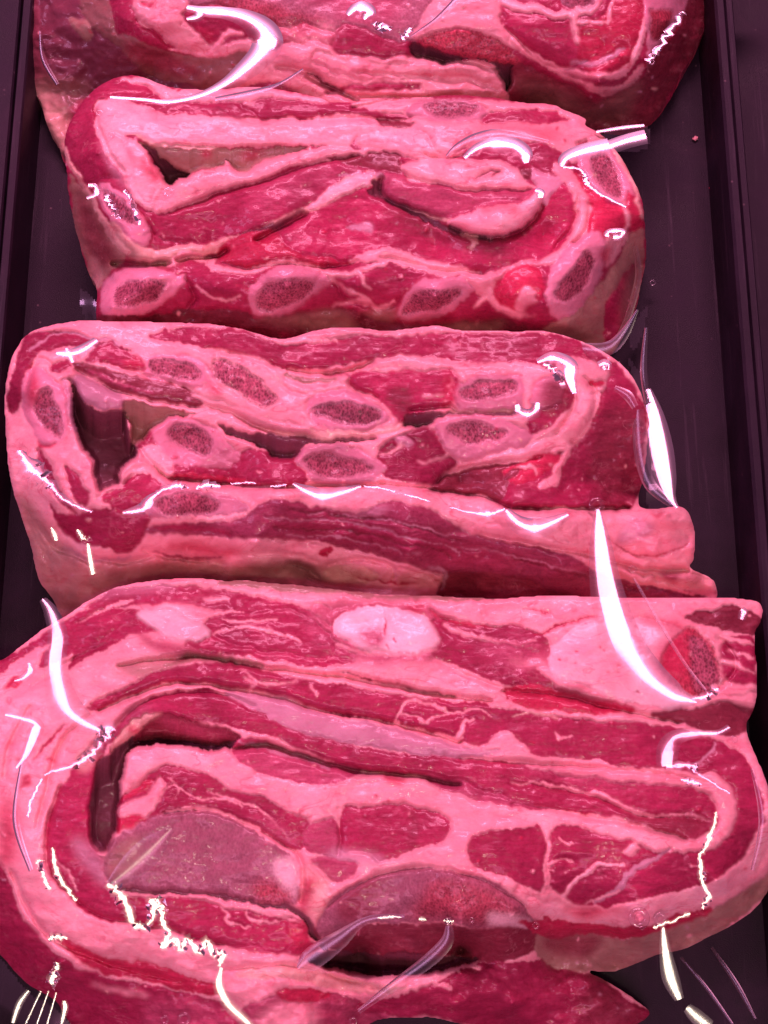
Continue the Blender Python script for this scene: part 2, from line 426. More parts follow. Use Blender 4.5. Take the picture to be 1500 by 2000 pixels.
    pc = np.pad(cell, 1).astype(int)
    cntc = pc[:-1, :-1]+pc[1:, :-1]+pc[:-1, 1:]+pc[1:, 1:]
    bv = (cntc > 0) & (cntc < 4)
    XX, YY = X.copy(), Y.copy()
    for _ in range(4):
        sx = np.zeros(X.shape); sy = np.zeros(X.shape); sn = np.zeros(X.shape)
        for ax, sh in ((0, 1), (0, -1), (1, 1), (1, -1)):
            nb = np.roll(bv, sh, ax); sx += np.roll(XX, sh, ax)*nb; sy += np.roll(YY, sh, ax)*nb; sn += nb
        t_ = bv & (sn >= 2)
        XX[t_] = 0.5*XX[t_]+0.5*(sx/np.maximum(sn, 1))[t_]; YY[t_] = 0.5*YY[t_]+0.5*(sy/np.maximum(sn, 1))[t_]
    P = at(XX, YY, H).reshape(X.shape+(3,))
    # smooth normals of the whole piece, shared by its parts
    du = np.gradient(P, axis=1); dv = np.gradient(P, axis=0)
    N = np.cross(dv, du); N /= np.linalg.norm(N, axis=-1, keepdims=True)+1e-12
    cell = inside[:-1, :-1] & inside[1:, :-1] & inside[:-1, 1:] & inside[1:, 1:]
    cl = lab[:-1, :-1]
    idx = np.arange(X.size).reshape(X.shape)
    Pf, Nf, Cf, Kf = P.reshape(-1, 3), N.reshape(-1, 3), col.reshape(-1, 3), kind.reshape(-1, 3)
    ctr = Pf[idx[inside]].mean(0); base = (ctr[0], ctr[1], 0.0)
    root = thing('rib_roll' , label, 'meat', base, group)
    objs = {}
    cells = np.argwhere(cell)
    ids = cl[cell]
    quad = np.stack([idx[:-1, :-1][cell], idx[1:, :-1][cell], idx[1:, 1:][cell], idx[:-1, 1:][cell]], 1)
    counts = np.bincount(ids, minlength=len(parts))
    for pi in range(len(parts)):
        if pi and counts[pi] < 40: ids[ids == pi] = 0
    # keep every part in one piece: separate islands become parts of their own
    cid = np.full(cell.shape, -1); cid[cell] = ids
    L = cid.tolist(); hh_, ww_ = cell.shape
    comp = np.full(cell.shape, -1).tolist(); plist = []
    for (r0, c0) in cells.tolist():
        if comp[r0][c0] >= 0: continue
        k_ = len(plist); v_ = L[r0][c0]; comp[r0][c0] = k_; st = [(r0, c0)]; cnt = 0
        while st:
            r, cc = st.pop(); cnt += 1
            for r2, c2 in ((r+1, cc), (r-1, cc), (r, cc+1), (r, cc-1)):
                if 0 <= r2 < hh_ and 0 <= c2 < ww_ and comp[r2][c2] < 0 and L[r2][c2] == v_:
                    comp[r2][c2] = k_; st.append((r2, c2))
        plist.append([v_, cnt])
    comp = np.array(comp)
    # tiny islands join the part next to them
    small = [i for i, (v_, n_) in enumerate(plist) if n_ < 40]
    big = {i for i, (v_, n_) in enumerate(plist) if n_ >= 40}
    isbig = np.zeros(len(plist)+1, bool); isbig[list(big)] = True
    for _ in range(60):
        bad = (comp >= 0) & ~isbig[comp]
        if not bad.any(): break
        for ax, sh in ((0, 1), (0, -1), (1, 1), (1, -1)):
            nb = np.roll(comp, sh, ax); t_ = bad & (nb >= 0) & isbig[nb]
            comp[t_] = nb[t_]; bad &= ~t_
    comp_cell = comp[cell]
    order = sorted((i for i in range(len(plist)) if i in big), key=lambda i: (plist[i][0], -plist[i][1]))
    for ci in order:
        pi = plist[ci][0]; p = parts[pi]
        q_ = quad[comp_cell == ci]
        if not len(q_): continue
        u, inv = np.unique(q_, return_inverse=True)
        par = root
        if p['host'] and p['host'] in objs: par = objs[p['host']]
        o = link_mesh(p['name'], Pf[u], inv.reshape(-1, 4), MEAT, par, base, True, Nf[u], dict(tint=Cf[u], kind=Kf[u]))
        objs.setdefault(pi, o)
    # outer side down to the tray
    V = []; Qs = []; Cs = []; Ks = []
    pad = np.pad(cell, 1)
    def edges(mask, a, b):
        return a[mask], b[mask]
    E = []
    c0 = cell
    up = c0 & ~pad[:-2, 1:-1]; dn = c0 & ~pad[2:, 1:-1]; lf = c0 & ~pad[1:-1, :-2]; rt = c0 & ~pad[1:-1, 2:]
    E.append((idx[:-1, 1:][up], idx[:-1, :-1][up])); E.append((idx[1:, :-1][dn], idx[1:, 1:][dn]))
    E.append((idx[:-1, :-1][lf], idx[1:, :-1][lf])); E.append((idx[1:, 1:][rt], idx[:-1, 1:][rt]))
    ea = np.concatenate([e[0] for e in E]); eb = np.concatenate([e[1] for e in E])
    u, inv = np.unique(np.concatenate([ea, eb]), return_inverse=True)
    top = Pf[u]; n = len(u); ia = inv[:len(ea)]; ib = inv[len(ea):]
    rows = [top]
    for fz in (0.5, 0.0):
        r = top.copy(); r[:, 2] = np.maximum(top[:, 2]*fz, 0.0006)
        d = r[:, :2]-np.array(base)[:2]; 
        rows.append(r)
    V = np.concatenate(rows); Q = np.concatenate([np.stack([ia+k*n, ia+(k+1)*n, ib+(k+1)*n, ib+k*n], 1) for k in range(2)])
    side_c = np.concatenate([Cf[u]]*3); side_k = np.concatenate([Kf[u]]*3)
    link_mesh('outer_side', V, Q, MEAT, root, base, True, None, dict(tint=side_c, kind=side_k))
    return root

#DATA_BEGIN
A_OPS = [
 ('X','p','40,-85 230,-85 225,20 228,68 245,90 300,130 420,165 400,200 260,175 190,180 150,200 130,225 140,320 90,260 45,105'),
 ('g','p','150,-85 215,-85 222,20 228,70 250,95 225,90 190,60 160,30'),
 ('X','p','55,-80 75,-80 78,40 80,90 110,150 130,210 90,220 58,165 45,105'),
 ('G','p','133,38 165,40 182,60 176,80 150,66'),
 ('f','t','62,170 105,165 135,205 128,300 90,245',4),
 ('g','t','70,150 130,150 180,165 150,205 120,210',4),
 ('M','p','220,-85 255,-85 262,30 258,62 225,66 220,20'),
 ('F','p','262,-85 380,-85 365,10 350,30 380,60 420,90 480,70 520,100 600,80 690,110 800,110 900,118 965,128 985,160 996,190 960,215 800,215 680,215 600,190 540,160 470,175 420,150 400,120 340,90 300,60 268,40'),
 ('g','p','225,72 260,72 300,92 350,105 420,115 470,95 486,110 460,150 400,172 300,150 250,110'),
 ('D','t','240,85 300,90 360,120 400,150 340,150 270,120',3),
 ('F','s','330,95,4 400,108,10 415,100,12 425,85,10 440,70,8 470,62,5'),
 ('m','t','385,55 402,76 412,84 418,70 432,58 410,62',2),
 ('m','p','275,6 300,4 296,14 283,14'),
 ('Q','p','375,-85 830,-85 838,20 806,60 800,105 665,106 660,70 600,48 560,52 500,30 440,10 370,5'),
 ('r','t','380,-20 480,-10 560,20 640,40 560,55 480,30',4),
 ('M','p','664,50 720,58 780,80 802,82 800,106 664,106 655,80'),
 ('F','u','640,60,30 600,90,30 560,60,20',6),
 ('P','t','560,-80 700,-80 780,-20 760,40 700,40 620,10',8),
 ('F','s','620,115,26 700,135,34 800,140,36 900,140,34 970,160,30'),
 ('M','s','640,180,4 700,168,12 760,172,14 820,172,10'),
 ('D','s','600,145,3 640,165,6 690,195,3'),
 ('F','p','838,10 900,-85 1000,-85 985,10 975,40 1000,75 1010,100 980,90 930,58 860,58 812,76 806,66'),
 ('r','p','812,78 850,60 930,60 985,92 1012,130 960,125 880,100'),
 ('K','p','804,82 812,108 860,118 920,115 965,130 998,195 1012,200 1010,138 950,122 880,103',22),
 ('M','p','975,-85 1100,-85 1115,50 1122,80 1150,115 1112,130 1060,125 1010,75 985,50'),
 ('F','s','985,5,20 1040,18,14 1090,26,16 1140,22,16 1165,0,12 1180,-40,10'),
 ('Q','p','1095,-30 1150,-40 1160,0 1140,14 1105,8'),
 ('R','p','1104,-20 1145,-30 1150,2 1130,12 1108,4'),
 ('m','p','1132,45 1170,35 1200,-20 1240,-85 1285,-85 1265,20 1255,90 1225,130 1180,160 1140,130 1125,85'),
 ('F','s','1115,30,14 1122,60,14 1128,85,6'), ('F','s','1200,-20,6 1190,20,8 1183,42,5 1150,45,8 1130,45,10'),
 ('F','s','1060,120,5 1110,138,12 1160,150,14 1215,140,12 1245,100,12 1258,50,9 1278,-20,9 1290,-85,10'),
 ('F','s','1000,78,16 1040,112,16 1090,140,10 1140,165,8 1180,180,14 1225,160,12 1255,128,10'),
 ('P','t','1060,130 1130,150 1180,172 1220,150 1180,160 1120,140',2),
 ('S','s','1120,125,8 1170,122,10 1215,95,8'),
 ('B','p','1268,-85 1360,-85 1338,15 1322,48 1292,85 1268,118 1262,70'),
 ('r','p','1274,20 1312,22 1302,58 1276,85 1270,60'),
 ('D','p','1000,130 1060,148 1120,168 1172,195 1235,165 1268,128 1290,92 1328,48 1348,-40 1360,-85 1398,-85 1385,0 1375,60 1345,120 1300,200 1275,240 1230,262 1100,250 1000,225'),
 ('g','t','1180,195 1245,150 1240,200 1215,235 1120,225',5), ('g','t','1000,150 1090,170 1150,200 1060,215',5),
 ('m','s','1262,130,4 1290,96,6 1328,46,6'),
 ('V','v','600,150,5 640,168,7 700,195,5',5), ('V','v','640,180,4 760,190,6 900,188,4',4), ('V','v','540,130,4 600,140,6 640,165,5',4), ('V','v','268,40,4 300,62,5 340,95,4',3),
 ('V','v','800,112,4 900,118,6 970,135,6',4), ('V','v','985,55,3 1015,80,4 1060,125,4 1110,132,4 1150,118,3',2), ('V','v','700,140,3 800,148,4 900,150,4 960,165,3',2.5),
]
build_piece('A', 'topmost meat cut off by the photo edge, shaded left flank, fat tongue in front',
 '35,-85 50,30 45,105 58,165 80,205 92,245 112,285 140,320 260,250 420,240 600,250 800,235 930,228 1000,225 1100,250 1230,258 1278,235 1303,200 1347,120 1377,60 1387,0 1392,-85',
 'M', '60,0,24 55,120,16 90,220,10 125,300,6 150,60,30 160,160,16 250,40,44 300,150,20 420,170,28 330,40,48 480,60,50 460,150,36 600,100,48 600,190,37 700,40,52 800,180,38 900,150,40 990,180,32 900,60,52 1040,70,52 1040,210,12 1180,90,52 1170,160,48 1180,225,12 1240,245,6 1300,40,50 1265,120,46 1340,110,14 1300,190,8 1385,0,10 250,240,8 800,235,30 700,-80,52 1000,-80,52 1300,-80,50 150,-80,32', A_OPS, edge=(12, 3))

B_OPS = [
 ('G','p','134,340 150,360 190,410 225,470 245,500 215,530 190,560 165,500 142,420'),
 ('D','t','140,370 190,420 230,500 180,520',5), ('f','t','175,500 200,545 185,560',3),
 ('F','p','232,152 300,155 340,172 420,176 480,170 560,178 640,195 610,208 540,196 470,198 400,200 330,196 300,186 275,166'),
 ('M','p','135,300 133,285 138,245 165,198 200,168 245,156 282,170 299,192 250,194 202,195 182,212 187,250 198,282 218,312 242,337 252,372 228,360 202,346 172,362 152,332'),
 ('S','u','195,280,10 225,330,14 245,365,8',3),
 ('F','p','250,195 290,215 330,225 400,225 480,233 560,232 640,225 720,225 800,232 850,260 870,300 850,314 780,302 700,288 640,280 560,284 500,287 420,284 350,287 300,282 265,262 215,265 190,240 182,210 205,192'),
 ('F','p','190,235 230,260 268,275 300,310 315,340 330,360 342,378 330,402 300,412 280,402 255,380 235,335 205,300 188,265'),
 ('m','t','280,300 302,318 318,352 300,355 282,325',3), ('P','u','240,270,4 255,300,8 270,330,4',2),
 ('F','p','330,362 360,342 400,332 440,326 447,314 462,333 482,335 500,320 560,300 600,290 650,280 700,285 745,296 720,303 650,310 600,322 560,332 520,352 470,367 420,377 370,397 330,414 300,412 312,385'),
 ('G','p','268,278 310,287 350,290 430,287 500,290 560,286 600,284 560,301 500,319 482,335 463,331 447,313 440,325 400,329 360,339 335,362 318,345 308,320 300,300',9),
 ('m','t','395,290 415,292 412,305 398,305',2), ('m','t','470,300 520,285 500,310',4),
 ('K','p','275,284 300,290 318,312 340,330 372,335 345,352 334,362 318,345 308,320 298,300',20),
 ('f','s','265,262,4 300,282,8 350,290,6 420,288,8'),
 ('M','p','330,414 370,400 420,379 470,369 520,354 560,337 620,317 680,305 740,301 780,312 785,345 740,350 715,345 680,355 640,380 600,405 560,425 520,440 470,460 430,462 380,472 320,472 285,442 262,400 290,412'),
 ('P','t','520,360 620,330 720,330 640,360 560,400 480,420',6),
 ('B','p','188,365 215,362 245,380 267,407 286,440 294,470 280,480 253,465 218,435 200,408 190,388'),
 ('R','p','203,372 233,385 255,420 262,440 235,430 209,402'),
 ('f','s','215,440,20 260,487,30 310,500,28 370,490,24 440,475,20 500,455,15 560,430,13 620,397,16 680,362,30 718,350,34'),
 ('G','t','240,480 300,500 380,500 440,490 330,515 260,510',3), ('F','s','600,405,8 660,372,22 715,352,28'),
 ('f','s','130,290,7 143,330,9 165,370,9 195,420,10 222,460,12 250,495,12'),
 ('K','p','728,355 745,352 748,372 760,390 735,385 715,378 728,370',8),
 ('D','p','640,306 720,300 775,300 782,318 803,328 792,345 762,337 700,322'),
 ('S','s','660,345,4 700,338,8 740,342,10'),
 ('P','p','745,340 780,345 800,332 850,347 900,362 960,367 1000,357 1030,350 1048,375 1040,397 980,402 920,416 880,432 860,426 810,412 770,402 745,378'),
 ('F','p','785,322 840,310 900,311 960,313 1012,328 1022,350 1045,368 1000,366 930,372 870,362 805,356 790,342'),
 ('P','s','930,348,3 950,338,4 972,335,2'), ('D','s','955,345,2 968,338,4 978,338,2'),
 ('f','s','770,398,5 820,420,7 860,430,7 900,437,9'),
 ('M','p','550,458 580,427 640,397 700,392 750,398 800,422 860,442 920,462 980,467 1030,442 1060,402 1090,360 1120,382 1127,420 1112,470 1062,502 1000,512 930,527 870,522 820,502 760,500 700,502 640,502 560,482'),
 ('D','t','760,400 860,445 960,470 1000,500 900,480 800,450',6),
 ('S','p','678,442 700,438 722,430 732,445 725,456 705,452'),
 ('K','s','430,488,5 470,462,10 545,440,10 590,415,7',5), ('K','s','752,388,6 800,415,10 850,440,12 905,460,10 960,466,6',6),
 ('m','p','420,492 450,466 500,452 540,450 556,482 600,497 690,512 560,524 480,518 440,512'),
 ('F','p','876,440 910,420 960,405 1020,392 1058,368 1057,395 1032,435 1000,455 960,462 920,457',-3),
 ('m','u','945,412,6 990,405,10 1020,415,4',3), ('f','s','905,460,6 925,468,14 922,486,3'),
 ('F','p','690,205 800,192 1000,196 1100,212 1146,232 1168,258 1184,290 1150,300 1120,322 1085,292 1040,276 960,276 900,292 860,305 830,262 760,240'),
 ('m','t','880,280 960,250 1060,250 1100,280 1000,262',6),
 ('M','p','470,205 500,193 620,200 700,214 790,222 800,232 720,229 640,223 580,232 520,233'),
 ('F','u','690,205,4 740,215,5 800,222,4',1), ('D','p','738,232 790,236 812,245 780,248 745,244'),
 ('B','p','795,215 820,198 870,190 920,194 952,212 940,230 900,236 840,232 805,226'),
 ('R','p','826,208 870,196 920,202 937,214 900,226 842,222'),
 ('M','p','945,224 1010,214 1080,222 1112,238 1090,241 1020,240 950,242'), ('F','s','860,300,6 890,302,8 905,296,3'),
 ('P','s','700,270,2 690,285,10 705,292,3'),
 ('M','p','1025,282 1060,277 1090,300 1094,330 1060,336 1036,321 1022,297'),
 ('S','p','1032,335 1080,342 1112,345 1092,360 1066,402 1050,372'),
 ('F','s','1085,330,18 1120,355,26 1140,400,32 1138,440,30 1110,490,26 1060,512,18 1010,520,12 950,538,16 880,530,22 800,508,28 740,500,26 690,508,8'),
 ('D','p','1018,330 1034,332 1040,345 1030,352 1020,345'),
 ('B','p','1125,298 1150,280 1182,290 1217,330 1237,380 1222,402 1190,396 1150,362 1130,332'),
 ('R','p','1153,312 1185,303 1211,350 1214,387 1190,382 1165,347'),
 ('r','p','1122,275 1146,270 1152,282 1135,290'),
 ('m','p','1118,338 1150,366 1190,402 1226,412 1237,432 1217,452 1192,472 1152,462 1148,430 1150,390'),
 ('m','p','1225,377 1242,390 1258,430 1256,460 1244,460 1230,440 1222,402'),
 ('f','s','1165,262,6 1205,305,9 1238,362,8 1256,425,5'),
 ('F','s','1215,400,5 1228,425,8 1225,450,7 1205,470,8'),
 ('B','p','1063,562 1080,520 1120,475 1160,452 1180,462 1180,500 1162,560 1122,612 1096,627 1074,612'),
 ('R','p','1088,567 1130,510 1152,492 1157,525 1132,572 1105,592 1086,582'),
 ('F','p','1185,462 1215,462 1232,455 1225,475 1200,500 1182,520'), ('m','t','1170,490 1195,480 1180,510',2),
 ('M','p','195,602 202,548 240,522 300,516 360,528 420,512 480,518 540,514 640,532 700,512 760,522 800,540 860,540 940,540 960,535 1000,525 1060,515 1075,530 1060,580 1066,620 1050,638 960,628 860,632 780,632 700,640 600,620 500,610 400,600 280,622 195,620'),
 ('B','p','196,590 203,550 245,523 300,519 347,535 358,552 322,587 290,607 250,619 208,616'),
 ('R','p','222,572 250,550 300,547 324,555 302,582 260,598 228,596'),
 ('B','p','488,602 490,570 508,540 545,521 600,520 642,530 652,545 612,577 580,602 540,619 503,616'),
 ('R','p','498,592 518,560 570,547 613,547 602,572 560,597 518,609'),
 ('B','p','778,612 788,580 820,550 870,541 912,545 934,560 902,592 870,612 820,626 788,624'),
 ('R','p','788,602 808,575 860,569 905,569 882,592 840,607 798,613'),
 ('F','s','330,512,12 360,500,18 410,508,14'), ('F','s','405,512,8 440,530,14 500,526,12 540,514,9 600,516,8 660,538,12 700,532,10 750,515,14'),
 ('F','s','640,540,4 690,575,8 720,590,6'), ('F','s','650,600,3 690,590,8 740,600,8 770,585,4'), ('F','s','380,560,4 420,585,6 470,580,4'),
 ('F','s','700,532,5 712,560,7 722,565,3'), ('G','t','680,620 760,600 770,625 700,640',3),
 ('F','p','905,540 960,530 985,525 965,560 960,590 935,575 930,560'),
 ('F','s','928,600,4 960,580,12 985,615,8'),
 ('m','p','963,560 1000,522 1040,518 1060,540 1052,590 1018,610 980,600'),
 ('F','s','955,560,8 965,595,13 1000,615,16 1040,618,8'), ('F','p','1005,600 1012,575 1030,562 1046,566 1042,580 1050,592 1030,598 1022,612'),
 ('M','t','1020,600 1060,590 1070,625 1040,635',3),
 ('G','p','1060,642 1110,617 1160,567 1200,512 1240,456 1260,450 1257,500 1252,545 1240,600 1217,655 1190,690 1150,685 1080,660'),
 ('M','p','1178,600 1200,562 1235,515 1232,590 1200,665 1178,675'), ('g','t','1060,645 1120,640 1160,665 1110,675',4), ('g','t','1215,560 1255,500 1250,570 1215,655',4),
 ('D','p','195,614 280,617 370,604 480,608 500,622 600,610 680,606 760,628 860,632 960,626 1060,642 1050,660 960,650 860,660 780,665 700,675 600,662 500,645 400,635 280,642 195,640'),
 ('V','v','232,350,4 200,345,4 172,362,4',2), ('V','v','205,192,3 185,210,5 190,240,4 215,300,4 245,340,4',2.5),
 ('V','v','330,512,6 280,516,8 220,515,8',9), ('V','v','345,508,5 420,500,8 440,490,8',8), ('V','v','330,414,4 420,379,5 520,354,5 620,317,4 700,302,4',3),
 ('V','v','265,400,3 290,440,4 300,470,4',2.5), ('V','v','500,470,6 560,440,8 600,420,6',6), ('V','v','745,345,5 745,378,6 780,402,6 860,428,5',5), ('V','v','880,445,5 930,462,8 1000,460,7 1040,432,6 1058,400,5',7),
 ('V','v','785,345,3 860,360,4 930,372,4 1040,372,3',3), ('V','v','430,515,5 480,522,6 560,516,5 660,520,5 700,508,5',4), ('V','v','740,502,4 800,512,5 870,530,6 940,530,5',3),
 ('V','v','1130,380,4 1120,440,5 1080,490,5',3), ('V','v','1150,400,4 1145,450,5 1120,475,4',2.5), ('V','v','470,235,3 600,232,5 720,232,5 800,236,3',3), ('V','v','690,212,4 760,198,6 850,192,5',4),
 ('V','v','360,545,5 380,580,6 365,600,4',4), ('V','v','655,550,4 680,590,5 760,600,5 780,580,4',3), ('V','v','300,285,3 420,287,5 560,285,4',2), ('V','v','830,300,3 870,312,5 905,300,3',4),
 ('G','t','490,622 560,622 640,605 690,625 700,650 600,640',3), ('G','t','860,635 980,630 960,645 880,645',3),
]
build_piece('B', 'second rolled meat from the top, four cut bones along its front edge',
 '126,290 133,245 160,195 195,165 240,149 290,152 340,171 420,174 480,169 560,177 620,191 660,199 740,192 800,189 870,186 950,189 1000,195 1080,204 1100,213 1145,230 1145,243 1167,255 1202,290 1232,340 1254,390 1260,450 1262,500 1256,545 1242,600 1219,655 1192,695 1150,690 1080,670 1040,655 960,652 860,660 780,662 700,675 600,660 500,645 400,635 280,640 193,632 188,562 172,530 152,470 138,410 132,350',
 'M', '200,200,50 300,170,47 500,185,47 800,195,48 1050,210,47 1140,240,44 140,290,42 190,300,50 150,380,30 150,450,20 180,540,12 215,430,44 250,470,46 300,500,44 400,300,50 600,240,50 600,340,49 900,340,54 980,430,55 650,450,44 850,480,42 1060,460,44 420,490,40 800,270,50 1100,300,50 1200,350,48 1250,420,44 1140,420,49 1120,520,48 1180,480,46 1070,600,45 1110,635,30 1200,560,24 1250,520,8 1220,640,6 1130,665,10 220,600,46 280,560,48 420,560,46 560,560,48 700,560,46 850,580,48 1000,580,47 400,612,34 300,632,26 600,640,22 700,655,18 860,645,22 960,640,22', B_OPS, edge=(12, 3))

